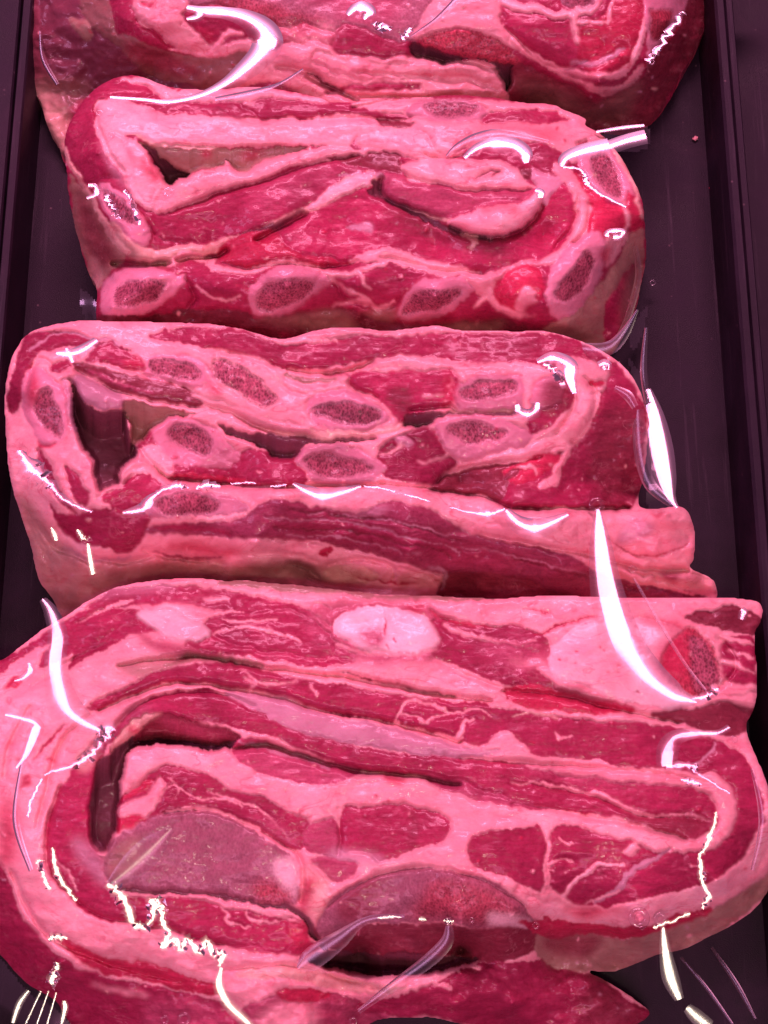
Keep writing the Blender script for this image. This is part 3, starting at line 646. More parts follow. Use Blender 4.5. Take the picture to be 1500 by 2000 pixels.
C_OPS = [
 ('M','p','285,652 350,643 440,640 520,660 560,672 620,671 700,660 850,648 1000,650 1060,650 1130,668 1200,705 1242,752 1262,820 1260,900 1242,985 1200,995 1100,992 1000,990 950,968 900,942 1000,942 1080,912 1120,872 1160,822 1172,772 1150,740 1100,722 1050,712 950,709 850,702 780,697 700,711 650,716 560,721 520,712 480,692 400,677 330,669'),
 ('F','s','560,660,6 640,655,16 700,650,14 760,655,10 850,642,8'),
 ('D','t','1180,800 1255,800 1250,960 1180,985 1150,900',8),
 ('M','p','58,656 110,649 160,651 200,666 262,682 190,677 130,679 78,690 62,720 48,760 30,810 14,790 24,730 40,690'),
 ('S','s','60,690,4 110,655,4 170,655,5 230,672,4'),
 ('M','p','165,706 198,672 258,686 272,700 282,722 240,716 200,707'), ('m','t','245,700 275,695 275,722 255,722',2),
 ('M','p','98,712 120,702 135,700 138,715 122,725 105,727'),
 ('D','p','145,706 190,716 260,731 330,751 380,761 397,786 370,796 330,786 280,771 230,761 180,736 145,723'),
 ('P','s','170,725,5 230,745,7 300,765,6'), ('F','s','340,788,4 365,796,6 395,798,4'),
 ('S','p','138,736 160,734 200,751 242,771 236,792 200,802 163,786 143,765'),
 ('G','p','238,790 270,780 330,800 378,810 330,817 300,832 270,862 238,895 243,850 253,830',14),
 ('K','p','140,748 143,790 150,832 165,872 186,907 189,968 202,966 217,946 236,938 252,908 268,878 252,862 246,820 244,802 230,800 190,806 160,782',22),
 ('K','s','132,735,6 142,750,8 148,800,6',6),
 ('B','p','48,732 75,718 105,735 130,770 137,820 126,852 100,872 73,862 56,822 43,780'),
 ('R','p','70,772 95,753 109,790 124,830 111,852 84,832 71,802'),
 ('S','s','125,740,8 138,790,12 148,840,8'), ('m','t','50,770 65,720 75,760 60,800',3), ('m','s','72,862,4 85,872,8 108,868,6'),
 ('M','p','70,878 90,890 110,950 152,1002 128,992 98,962 80,922'), ('M','p','125,908 150,930 172,972 166,992 144,967'),
 ('M','p','93,983 110,1000 150,1004 200,992 260,992 292,1012 282,1032 272,1062 240,1083 190,1064 140,1058 110,1022'),
 ('M','p','193,968 230,946 260,930 282,923 312,940 332,962 300,992 270,998 218,988'),
 ('F','s','188,972,12 215,952,12 234,950,12 240,922,14 262,901,16 292,906,13 332,948,10'),
 ('B','p','283,722 288,700 330,693 380,698 412,720 422,740 380,752 320,747 288,737'),
 ('R','p','293,706 330,703 377,714 397,731 370,742 320,736 298,726'),
 ('R','p','415,704 450,704 500,738 540,776 520,792 490,785 455,762 428,737'),
 ('F','s','405,720,6 425,745,6 470,775,8'), ('m','t','400,745 440,760 430,775',3),
 ('F','s','425,692,12 500,700,16 550,745,18 600,757,18 680,758,14'),
 ('G','s','560,735,6 600,740,10 660,742,10'), ('P','s','690,735,6 640,730,4'),
 ('B','p','598,792 620,770 680,764 722,780 752,800 760,825 730,837 680,842 628,832 608,816'),
 ('R','p','603,802 650,788 700,788 743,804 738,826 690,829 638,816'),
 ('M','p','685,737 700,725 760,724 862,724 892,735 887,770 870,792 830,802 800,822 780,832 762,800 740,777 690,757'),
 ('F','s','690,715,8 760,708,18 850,715,16 950,716,14 1000,722,8'), ('F','s','830,770,5 870,765,5 880,740,6'), ('D','t','760,760 800,765 795,815 770,800',3),
 ('B','p','883,772 898,745 950,729 1002,735 1022,750 1022,790 990,799 930,798 893,791'),
 ('R','p','898,762 940,747 1002,747 1012,765 980,776 930,782 903,777'),
 ('G','s','880,802,8 950,803,8 1020,798,8'), ('m','t','860,740 885,740 885,790 860,790',3),
 ('M','p','268,872 298,838 320,880 345,905 400,918 450,905 480,880 520,882 570,888 580,900 600,942 560,948 480,948 400,943 340,938 300,907'),
 ('B','p','298,840 328,818 370,819 422,840 452,870 472,890 440,912 390,917 343,907 318,880 302,860'),
 ('R','p','328,836 360,829 402,850 417,880 402,892 364,882 334,857'),
 ('F','p','275,880 300,868 325,885 345,912 335,930 310,915'), ('m','s','340,928,5 400,932,9 480,938,8'),
 ('f','s','450,805,14 520,832,22 600,846,20 680,850,14 760,842,12 790,828,6'),
 ('F','s','380,770,8 420,790,18 470,812,24 540,830,22 600,842,12'),
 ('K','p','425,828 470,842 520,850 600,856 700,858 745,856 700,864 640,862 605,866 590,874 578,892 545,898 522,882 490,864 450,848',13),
 ('K','p','785,834 800,810 850,803 872,806 850,820 830,832 800,836',13), ('K','s','870,805,5 940,806,6 1020,803,7',6),
 ('M','p','738,882 790,850 830,835 857,850 872,880 892,900 872,927 840,947 800,942 748,928'),
 ('B','p','577,892 600,871 650,864 692,875 742,905 754,920 720,942 670,953 618,948 597,922'),
 ('R','p','596,891 640,886 702,904 728,920 690,931 628,934 605,916'),
 ('S','p','772,860 790,855 808,865 802,877 782,875'), ('F','s','820,900,4 860,895,6 880,880,5'), ('F','s','740,890,3 770,885,5 790,870,4'),
 ('B','p','848,832 870,815 930,807 992,820 1022,840 1042,850 1012,882 960,897 908,897 878,882 858,852'),
 ('R','p','870,836 900,824 950,829 988,845 962,862 915,867 883,852'),
 ('D','p','840,952 900,917 980,906 1060,892 1102,882 1082,912 1000,942 980,975 950,970 870,958'),
 ('M','p','1036,852 1080,830 1107,800 1117,760 1090,738 1050,748 1040,790 1028,822'),
 ('F','s','925,905,10 1000,884,18 1060,872,24 1110,842,34 1138,800,34 1145,760,30 1130,735,22 1090,715,12'),
 ('m','p','985,920 1030,895 1080,885 1100,900 1060,930 1010,948'), ('F','s','1130,850,10 1095,905,14 1080,940,18 1055,952,12'),
 ('D','p','985,935 1000,915 1012,912 1010,925 995,938'), ('F','s','1010,908,5 1040,915,8 1050,930,4'),
 ('B','p','1040,760 1060,735 1090,735 1100,760 1090,790 1060,800 1040,790'), ('D','t','1060,745 1105,750 1110,800 1060,805',4),
 ('F','p','1100,700 1150,702 1190,720 1180,760 1150,770 1120,740'), ('m','p','1150,748 1170,742 1182,750 1168,756'),
 ('B','p','288,992 298,970 340,954 400,958 452,969 482,985 477,1002 430,1008 370,1008 310,1013 288,1008'),
 ('R','p','298,987 340,964 400,966 430,985 400,1002 330,1003'),
 ('P','p','470,1012 510,984 560,974 620,990 700,1000 760,980 850,1000 920,1042 1000,1062 1060,1072 1120,1092 1180,1122 1300,1152 1400,1175 1200,1190 1100,1190 1000,1165 870,1122 760,1092 640,1062 560,1052 480,1052 380,1047 280,1042 300,1026 380,1021'),
 ('M','t','520,1010 700,1020 850,1050 1000,1100 850,1090 700,1060 560,1040',8),
 ('S','t','640,990 700,1000 760,985 720,1010',3), ('F','s','300,1015,6 400,1012,10 480,1002,6'),
 ('D','p','900,1120 980,1125 1060,1145 1120,1170 1000,1190 866,1185 862,1130'),
 ('M','s','300,1035,8 360,1030,12 450,1042,8'),
 ('F','p','1128,1010 1200,998 1322,996 1354,1040 1354,1090 1337,1110 1250,1093 1180,1073 1120,1062 1098,1030'),
 ('S','t','1212,1035 1250,1013 1287,1020 1270,1042 1240,1062 1205,1060',3), ('m','t','1275,1000 1300,998 1290,1008',1), ('m','s','1180,1050,2 1250,1085,4 1320,1080,3 1345,1060,2'),
 ('F','s','960,1035,30 1040,1050,24 1120,1075,28 1200,1090,30 1280,1112,34 1390,1150,34'), ('M','t','1290,1120 1330,1125 1310,1140',2),
 ('m','p','620,1080 640,1067 652,1072 640,1086'), ('f','p','630,1110 680,1100 720,1110 740,1125 700,1140 640,1135'),
 ('m','t','330,1062 400,1062 480,1078 440,1086 350,1076',3),
 ('S','s','520,1012,2 700,1025,3 900,1075,2'), ('D','s','540,1030,3 720,1045,4 880,1085,3'), ('S','s','600,1002,2 760,1015,3 880,1042,2'), ('D','s','1000,1092,3 1100,1118,4 1250,1150,3'), ('S','s','900,1065,2 1050,1100,3 1150,1125,2'), ('D','s','640,1010,2 780,1020,3 900,1055,2'), ('S','s','560,1042,2 700,1058,2 820,1085,2'), ('D','s','560,990,2 680,1010,3 760,1010,2'),
 ('V','v','480,1085,4 560,1080,5 620,1098,4',3), ('V','v','640,1100,5 700,1092,5 760,1105,5 770,1130,4',4), ('V','v','600,1128,5 660,1145,6 760,1150,5',5), ('V','v','160,1080,4 230,1100,6 300,1085,5',3), ('V','v','70,1020,4 110,1070,6 180,1100,6',3), ('V','v','780,1110,4 840,1125,5 865,1150,5',3),
 ('S','s','120,1070,5 180,1095,9 250,1090,6'), ('P','s','300,1075,4 360,1090,6 430,1088,4'), ('F','s','50,1000,6 75,1050,8 100,1100,6'), ('m','s','700,1130,2 760,1135,4 820,1140,2'), ('S','s','840,1105,4 870,1120,7 860,1150,5'), ('m','s','560,1095,2 590,1110,3 610,1125,2'), ('V','v','280,1075,5 340,1090,6 440,1100,5',3), ('G','t','480,1095 560,1085 600,1110 560,1130 500,1120',4), ('G','t','180,1108 300,1092 400,1102 490,1115 490,1145 350,1150 250,1155 190,1165',4), ('g','t','200,1130 300,1115 420,1118 500,1135 350,1150',4),
 ('G','t','30,960 80,1000 130,1070 170,1100 205,1150 150,1200 110,1190 75,1130 45,1040',4), ('g','t','95,1150 150,1165 150,1205 110,1195',4),
 ('g','t','560,1090 600,1100 640,1130 580,1130',3),
 ('V','v','100,712,4 80,700,5 60,725,5 50,760,4',3), ('V','v','145,722,4 230,762,5 330,788,5 400,795,4',4), ('V','v','200,708,3 270,728,5 380,760,4',2.5), ('V','v','400,790,4 470,815,5 440,800,4',3),
 ('V','v','560,722,4 640,728,7 690,722,7 730,705,4',6), ('V','v','400,680,3 480,694,4 560,724,4',3), ('V','v','685,738,4 690,757,5 740,777,4',3), ('V','v','440,800,4 520,840,6 610,855,6',5),
 ('V','v','800,802,5 870,792,6 890,800,5',4), ('V','v','300,908,4 345,935,6 480,948,6 600,950,6 740,948,5',6), ('V','v','740,945,5 850,955,6 950,972,7 1000,990,6',5), ('V','v','1000,990,5 1100,994,7 1230,992,7',7),
 ('V','v','840,950,3 900,915,5 980,904,5 1060,892,4',4), ('V','v','1115,870,4 1155,820,5 1165,770,5 1140,735,4',3), ('V','v','1085,845,3 1118,800,4 1120,750,4',3),
 ('V','v','270,872,4 300,905,5 330,925,4',3), ('V','v','75,875,3 110,960,4 150,1003,4',2), ('V','v','190,972,4 240,945,4 262,925,4',3),
 ('V','v','940,1045,3 1040,1065,5 1150,1085,5 1260,1112,4 1345,1115,4',5), ('V','v','520,1052,3 640,1064,4 760,1092,4 870,1124,4',2), ('V','v','560,1100,4 600,1110,5 640,1140,5 720,1148,4',3),
]
build_piece('C', 'third rolled meat from the top, with a deep dark hollow at its left end',
 '58,648 120,629 190,624 300,629 380,631 430,634 500,649 555,661 610,647 660,639 760,644 850,634 900,644 1000,647 1060,647 1130,664 1200,699 1242,744 1263,800 1266,850 1258,930 1250,990 1330,988 1353,1020 1358,1060 1354,1095 1348,1108 1394,1133 1392,1180 1300,1195 1200,1195 1100,1195 1000,1195 870,1190 740,1175 600,1165 480,1160 350,1160 250,1168 200,1178 130,1210 98,1165 75,1130 57,1060 37,1000 22,940 12,880 9,800 12,740 28,690',
 'F', '100,660,47 300,640,46 600,670,48 900,660,48 1150,690,46 20,800,40 60,760,50 90,880,50 30,930,40 250,720,50 450,740,51 700,800,50 950,770,51 350,870,42 660,910,42 950,850,46 450,930,40 900,940,38 1100,960,36 1150,800,47 1230,850,38 1250,960,20 1120,750,49 120,980,48 60,1030,24 100,1120,14 200,1000,49 240,1060,40 170,1110,26 150,1180,8 350,990,50 550,985,50 800,1000,48 1000,1020,46 1100,1010,46 1300,1005,36 1345,1050,24 1300,1100,22 500,1060,43 800,1080,41 1100,1110,35 300,1100,26 500,1130,16 700,1140,14 900,1160,10 1200,1150,14 1370,1155,12 1100,1190,5 600,1165,5 350,1160,6', C_OPS, edge=(12, 3))

D_OPS = [
 ('M','p','-20,1300 60,1256 130,1210 200,1165 260,1148 340,1142 440,1150 500,1165 560,1177 610,1190 640,1195 560,1207 480,1196 420,1191 380,1181 300,1180 230,1186 210,1200 240,1206 200,1225 150,1235 100,1255 40,1290 0,1320'),
 ('S','u','180,1170,8 260,1150,14 340,1140,12',4), ('F','s','150,1215,4 210,1188,7 260,1172,5'), ('F','s','400,1165,4 430,1170,12 445,1168,4'),
 ('G','s','430,1136,8 540,1143,16 680,1156,14 800,1166,10 960,1170,8'),
 ('M','p','138,1312 150,1270 200,1236 268,1208 285,1215 302,1236 256,1241 222,1261 168,1282'),
 ('F','s','25,1310,18 60,1285,22 100,1265,18'), ('m','p','20,1330 40,1325 36,1345 15,1350'),
 ('M','p','395,1221 420,1201 480,1196 540,1186 600,1201 640,1230 652,1250 694,1282 640,1288 560,1277 500,1271 420,1251 400,1240'),
 ('F','s','410,1240,3 460,1225,6 520,1232,6 590,1250,5'), ('F','s','430,1210,3 480,1215,5 540,1208,4'),
 ('M','p','128,1228 220,1188 280,1192 262,1215 200,1242 150,1275 110,1290 70,1300'), ('M','p','405,1238 480,1266 560,1276 690,1290 640,1304 540,1292 420,1274 360,1262'),
 ('C','p','272,1206 280,1190 310,1191 370,1209 402,1225 407,1241 382,1254 350,1252 308,1237'),
 ('F','s','620,1190,20 650,1205,26 690,1190,18'),
 ('P','t','600,1185 720,1170 860,1190 905,1260 840,1292 700,1292 620,1250',5),
 ('M','t','240,1215 300,1250 400,1262 480,1262 420,1285 300,1268',3),
 ('C','p','653,1226 668,1200 710,1187 770,1186 822,1200 852,1225 863,1250 842,1267 780,1274 720,1272 678,1252'),
 ('m','s','750,1208,2 748,1228,4 745,1245,2'), ('m','s','722,1240,3 724,1244,2'), ('m','s','735,1252,3 737,1256,2'), ('m','s','766,1246,3 770,1250,3'), ('m','s','778,1256,3 784,1254,2'), ('m','s','756,1262,3 758,1265,2'), ('m','s','700,1232,2 702,1236,2'), ('P','t','700,1235 740,1230 750,1265 720,1262',3), ('F','s','660,1260,6 720,1276,8 800,1278,8 860,1265,5'),
 ('M','p','845,1212 900,1214 1000,1220 1062,1240 1080,1270 1076,1300 1052,1312 1090,1342 1132,1362 1050,1348 960,1332 900,1307 850,1282 866,1256'),
 ('F','s','870,1222,6 930,1240,10 1000,1255,8 1050,1250,4'), ('P','t','940,1260 1020,1240 1070,1290 1000,1310',6), ('F','u','1000,1290,5 1060,1300,14 1090,1320,8',3),
 ('m','s','1045,1238,3 1095,1222,8 1165,1205,4'), ('m','s','840,1195,4 880,1212,7 960,1222,4'), ('m','s','1020,1190,2 1060,1192,4 1080,1200,2'), ('m','t','800,1180 830,1180 825,1195 805,1195',2),
 ('C','p','1073,1292 1085,1258 1120,1230 1180,1213 1260,1208 1312,1218 1362,1258 1402,1300 1412,1340 1372,1367 1300,1383 1230,1373 1150,1343 1088,1322'),
 ('r','p','1290,1295 1310,1256 1350,1226 1387,1253 1408,1300 1403,1347 1372,1364 1332,1352 1305,1325'),
 ('m','t','1265,1290 1300,1240 1340,1220 1340,1300 1330,1350 1290,1330',8), ('m','t','1240,1205 1300,1208 1340,1225 1290,1225',4),
 ('R','p','1345,1245 1378,1253 1402,1300 1400,1342 1362,1352 1348,1300'),
 ('F','t','1085,1270 1180,1225 1250,1225 1260,1300 1200,1350 1110,1315',8),
 ('m','s','1125,1272,4 1128,1274,3'), ('m','s','1160,1278,4 1163,1280,3'), ('m','s','1128,1293,4 1131,1295,3'), ('m','s','1172,1258,4 1175,1260,3'), ('m','s','1185,1310,4 1188,1312,3'), ('m','s','1205,1312,4 1208,1314,3'), ('m','s','1245,1355,4 1248,1357,3'), ('m','s','1150,1338,4 1153,1340,3'), ('m','s','1208,1295,4 1211,1297,3'), ('m','s','1095,1286,4 1098,1288,3'), ('m','s','1182,1267,4 1185,1269,3'), ('m','s','1240,1222,4 1243,1224,3'),
 ('m','p','985,1345 1060,1340 1120,1356 1200,1371 1245,1391 1150,1393 1050,1383 1000,1367'), ('D','t','1050,1335 1130,1345 1200,1370 1120,1365',3),
 ('D','p','1340,1206 1380,1190 1440,1187 1490,1210 1482,1242 1440,1232 1380,1221'),
 ('M','p','1405,1262 1440,1240 1475,1250 1478,1330 1470,1352 1430,1340 1412,1300'),
 ('F','s','1385,1235,12 1440,1252,10 1470,1262,5'), ('F','s','1412,1290,8 1445,1300,7 1472,1310,4'), ('F','s','1400,1345,24 1440,1350,18 1475,1340,12'), ('F','s','1418,1270,4 1450,1280,5 1474,1285,3'),
 ('D','p','1272,1396 1380,1376 1430,1370 1480,1385 1458,1432 1390,1432 1330,1412'),
 ('G','s','320,1300,6 380,1284,14 450,1288,8 520,1300,4'), ('G','u','230,1300,10 280,1310,26 340,1296,14',4),
 ('M','p','168,1384 240,1346 320,1308 400,1294 480,1297 560,1321 640,1334 740,1349 850,1364 940,1374 1040,1389 1150,1404 1290,1414 1382,1439 1442,1469 1478,1529 1494,1600 1474,1662 1432,1712 1385,1742 1330,1748 1300,1700 1380,1668 1422,1632 1437,1590 1431,1545 1400,1515 1340,1507 1260,1501 1170,1487 1062,1477 1022,1452 982,1430 942,1452 900,1447 830,1427 760,1412 700,1402 640,1386 560,1366 480,1346 400,1336 320,1337 250,1362 190,1388'),
 ('F','s','480,1325,3 520,1340,5 580,1330,3'), ('F','s','470,1310,3 500,1330,4 490,1350,3'), ('F','s','608,1340,4 616,1355,7 620,1352,3'),
 ('F','s','770,1420,4 782,1385,5 800,1368,6 850,1378,5 880,1395,4 925,1385,4 960,1400,3'), ('F','s','780,1395,3 820,1402,4 830,1415,8 850,1400,4 880,1395,3'), ('F','s','900,1440,4 905,1410,6 925,1405,3'),
 ('F','s','640,1395,3 650,1402,7 720,1412,10 770,1418,10 780,1412,3'), ('F','s','850,1435,8 890,1440,10 905,1420,5'),
 ('f','s','1000,1400,3 1040,1390,5 1090,1400,3'), ('F','s','1085,1430,2 1100,1445,6 1120,1440,3'), ('S','s','1360,1490,4 1390,1470,6 1395,1450,3'),
 ('D','s','670,1315,2 740,1328,4 850,1352,4 890,1358,2'), ('D','s','340,1290,2 400,1283,5 480,1300,3'),
 ('M','p','170,1375 200,1365 230,1360 190,1385'), 
 ('M','p','198,1442 250,1400 300,1361 360,1349 430,1353 500,1380 560,1410 620,1436 700,1456 800,1471 900,1481 1000,1491 1100,1511 1250,1531 1350,1536 1392,1560 1402,1590 1387,1622 1340,1637 1260,1612 1180,1592 1100,1582 1000,1567 900,1532 820,1512 760,1511 700,1501 620,1476 540,1441 480,1426 430,1416 350,1401 310,1396 280,1411 240,1441'),
 ('S','p','440,1350 540,1364 640,1394 720,1414 800,1429 900,1454 980,1470 900,1481 820,1473 740,1459 660,1449 600,1434 530,1404'),
 ('P','t','1010,1480 1200,1520 1350,1530 1200,1540 1050,1510',6), ('F','s','1000,1525,3 1100,1536,6 1190,1560,8 1250,1590,7 1350,1592,5 1385,1600,3'),
 ('D','t','1200,1600 1300,1595 1390,1600 1340,1635',5), ('P','t','230,1400 290,1370 280,1410 240,1440',4),
 ('f','p','225,1440 265,1405 300,1392 330,1398 312,1425 260,1440 235,1460 212,1470',6), ('m','t','250,1420 280,1415 270,1432',2),
 ('D','p','310,1398 345,1396 400,1414 460,1430 472,1447 440,1463 400,1460 330,1452 260,1456 240,1462 262,1438',12),
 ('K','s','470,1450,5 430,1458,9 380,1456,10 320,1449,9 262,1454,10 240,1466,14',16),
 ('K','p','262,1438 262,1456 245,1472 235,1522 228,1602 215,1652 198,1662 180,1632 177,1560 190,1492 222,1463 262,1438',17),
 ('P','t','320,1400 400,1420 450,1435 400,1440 330,1425',3),
 ('M','p','148,1497 190,1441 217,1432 196,1482 182,1522 177,1582 184,1642 205,1692 225,1737 280,1752 370,1746 450,1762 550,1787 592,1802 602,1832 622,1852 560,1868 480,1858 400,1843 320,1813 240,1803 170,1783 118,1732 93,1682 88,1622 108,1552'),
 ('S','t','140,1640 180,1650 215,1720 190,1725 160,1690',4), ('f','t','155,1480 190,1448 185,1490 160,1510',3), ('F','s','100,1670,3 130,1700,4 150,1740,3'),
 ('F','s','240,1742,8 300,1750,8 370,1748,12 430,1762,12 540,1788,7 580,1800,4'), ('F','s','480,1780,3 490,1800,6 540,1800,6'), ('F','s','430,1770,3 445,1790,5 440,1805,5 490,1815,4'),
 ('m','t','560,1800 600,1810 610,1850 570,1850',4),
 ('m','t','40,1520 60,1510 55,1530 38,1540',1), ('m','s','65,1490,2 100,1440,9 130,1415,4'), ('m','t','0,1560 30,1600 30,1680 0,1690',6),
 ('M','p','-80,1690 0,1690 20,1740 50,1800 100,1850 150,1890 200,1905 280,1920 380,1945 450,1965 480,2000 430,2095 150,2030 110,1965 60,1935 20,1895 -15,1850 -80,1760'),
 ('m','p','108,1822 140,1838 200,1868 280,1878 360,1905 422,1925 422,1947 340,1932 260,1907 200,1902 150,1872'),
 ('F','u','180,1925,6 230,1935,10 290,1945,6',2), ('P','t','280,1960 360,1950 440,1980 420,2060 300,2040',6),
 ('P','p','470,1972 560,1940 640,1935 700,1955 760,1985 720,2010 640,2095 440,2095 460,2010'), ('F','t','500,1990 560,1960 620,1970 600,2040 520,2060',6),
 ('m','p','540,1937 600,1930 650,1940 600,1958 555,1952'), ('f','s','470,1905,16 560,1900,22 640,1915,26 720,1930,20 790,1925,12'),
 ('M','p','690,1965 780,1942 860,1912 920,1885 1000,1876 1100,1882 1180,1915 1240,1955 1270,1985 1200,2015 1000,2015 850,1990 760,1985'),
 ('D','t','1150,1920 1200,1930 1265,1985 1180,2010 1120,1980',6), ('F','s','780,1925,5 850,1900,12 900,1885,14 940,1890,8'), ('F','s','845,1918,4 870,1925,9 878,1932,4'),
 ('P','p','450,1462 480,1440 540,1455 620,1480 705,1502 692,1517 640,1530 580,1527 520,1512 470,1492'), ('S','s','470,1448,6 540,1465,10 640,1498,8'),
 ('P','p','815,1512 900,1525 1000,1560 1100,1580 1040,1580 960,1568 880,1547'),
 ('F','p','690,1515 730,1508 760,1512 740,1530 700,1532'), ('m','t','750,1512 790,1518 785,1532 755,1528',2),
 ('M','p','225,1612 233,1560 268,1535 300,1505 345,1496 402,1510 452,1540 500,1555 582,1590 605,1605 590,1660 560,1652 500,1622 440,1592 380,1582 320,1592 258,1612'),
 ('F','p','236,1602 232,1575 288,1552 308,1522 322,1540 292,1592 262,1605'), ('m','p','230,1600 262,1592 282,1600 240,1622 225,1625'),
 ('m','p','232,1565 270,1530 295,1525 290,1540 255,1558'),
 ('F','s','320,1545,2 345,1535,3 380,1560,3 430,1558,4 470,1575,3'), ('F','s','330,1520,2 350,1540,3 345,1555,2'), ('F','s','400,1540,2 450,1560,4 500,1580,5 540,1610,4 560,1630,3'), ('P','t','480,1600 540,1600 590,1650 540,1640',3),
 ('P','p','592,1655 602,1612 648,1598 664,1640 660,1668 630,1672'),
 ('M','p','666,1585 690,1573 740,1575 790,1570 860,1588 880,1610 866,1642 800,1662 745,1680 720,1668 690,1660 664,1658'),
 ('D','u','808,1585,8 812,1620,10 806,1650,8',3), ('S','t','650,1655 720,1665 760,1680 700,1690 640,1680',3),
 ('P','p','606,1676 680,1680 696,1700 650,1722 628,1702'), ('F','s','600,1690,8 620,1710,8 640,1740,5'), ('f','t','590,1690 640,1720 640,1790 600,1800 585,1740',5), ('m','t','590,1720 615,1715 600,1780 585,1780',3),
 ('Q','p','202,1692 223,1642 268,1610 330,1590 380,1583 440,1594 500,1624 552,1650 582,1680 585,1730 578,1768 500,1757 420,1747 300,1742 228,1737'),
 ('C','t','535,1682 578,1674 580,1730 572,1755 538,1712',3), ('F','s','325,1588,5 380,1580,7 440,1592,7 500,1622,6 560,1655,7 584,1690,7 586,1740,5'), ('r','t','500,1720 560,1735 570,1765 500,1755',4), ('G','t','210,1690 240,1650 280,1640 260,1700 230,1730',5),
 ('K','s','225,1737,4 300,1742,6 420,1748,6 500,1762,7 578,1780,10 605,1815,12 640,1852,9',7),
 ('M','p','915,1652 928,1626 1000,1617 1060,1620 1070,1680 1066,1742 1000,1716 928,1692'),
 ('M','p','1070,1628 1130,1613 1210,1638 1280,1662 1360,1664 1435,1640 1430,1705 1370,1742 1280,1752 1200,1772 1130,1767 1080,1742 1066,1700'),
 ('F','s','1060,1610,12 1070,1650,9 1066,1700,10 1062,1750,16'), ('F','s','1095,1752,8 1140,1712,9 1170,1690,9 1215,1686,5'), ('S','s','1160,1768,5 1205,1740,11 1232,1700,12 1272,1680,9 1310,1658,6'), ('F','s','1070,1695,6 1090,1685,4 1115,1680,5'), ('F','p','1218,1660 1235,1650 1250,1660 1235,1670 1220,1668'),
 ('F','s','1090,1635,3 1110,1650,4 1120,1648,3'), ('F','s','1140,1765,3 1190,1752,5 1210,1740,4'),
 ('Q','p','636,1775 678,1732 740,1706 810,1697 880,1699 950,1718 1012,1758 1047,1800 1053,1815 900,1808 730,1803 648,1835 615,1815'),
 ('r','t','860,1720 960,1740 1020,1800 900,1800 800,1790 830,1740',6), ('D','t','660,1790 690,1740 740,1720 720,1790',4), ('C','t','960,1785 1030,1795 1045,1812 960,1808',3),
 ('F','s','1040,1760,20 1100,1780,22 1180,1790,16'), ('m','p','1060,1785 1078,1790 1075,1800 1062,1798'),
 ('D','p','640,1838 735,1804 900,1811 1053,1816 1065,1845 960,1880 880,1866 760,1866 660,1856'),
 ('K','p','630,1858 700,1860 820,1864 900,1868 935,1874 870,1892 760,1905 660,1892 605,1876',30),
 ('F','s','1150,1795,26 1260,1772,34 1370,1748,36 1450,1700,36 1505,1620,30'), ('m','t','1100,1770 1200,1775 1240,1765 1150,1795',3),
 ('G','p','1053,1822 1150,1826 1240,1830 1330,1800 1430,1755 1530,1685 1520,1720 1482,1768 1432,1808 1352,1848 1272,1873 1200,1898 1130,1893 1060,1880'),
 ('V','v','190,1390,4 320,1338,6 400,1338,6 480,1348,6 560,1368,6 640,1388,6 760,1412,6 900,1448,5',5), ('V','v','200,1440,4 300,1362,5 430,1354,5 500,1380,4',3),
 ('V','v','230,1300,4 300,1290,6 400,1282,6 500,1302,6 640,1320,6 740,1335,6 850,1355,5 960,1370,4',5), ('V','v','450,1464,5 520,1455,8 600,1480,8 700,1506,8 800,1514,7 900,1534,6',8),
 ('V','v','1000,1570,3 1100,1584,5 1250,1615,5 1340,1638,4',3), ('V','v','1000,1527,3 1150,1552,4 1250,1592,4 1380,1602,3',3), ('V','v','900,1480,3 1000,1488,5 1170,1500,5 1300,1512,4 1390,1530,4',3),
 ('V','v','320,1592,4 380,1582,5 440,1592,5 560,1652,5 590,1690,5 588,1760,5',3), ('V','v','640,1770,4 740,1706,5 880,1698,5 1010,1758,5 1050,1805,4',2.5), ('V','v','120,1530,4 95,1600,5 92,1680,5 130,1740,5 200,1790,5 320,1812,5 440,1848,4',3),
 ('V','v','20,1700,4 60,1790,6 130,1850,6 240,1890,5 360,1920,4',3), ('V','v','640,1905,4 760,1940,5 700,1960,5',3), ('V','v','440,1895,4 560,1885,5 640,1900,4',3), ('V','v','60,1340,4 140,1290,6 220,1250,4',2.5),
 ('V','v','980,1350,4 1100,1360,5 1230,1392,5 1330,1412,4',4), ('V','v','840,1285,3 950,1335,4 1040,1355,4',2.5), ('V','v','1400,1240,4 1440,1300,4 1400,1350,4',3), ('V','v','660,1580,2 664,1640,4 660,1668,3',2), ('V','v','1070,1640,3 1068,1740,4',2),
 ('V','v','60,1380,4 20,1450,6 10,1520,5',3), ('V','v','180,1395,4 120,1450,6 90,1540,6 70,1620,4',4),
 ('m','p','1010,1800 1090,1796 1180,1806 1250,1808 1330,1786 1380,1770 1385,1782 1300,1815 1240,1830 1150,1826 1080,1830'), ('D','t','1060,1825 1180,1830 1150,1865 1080,1860',4),
]
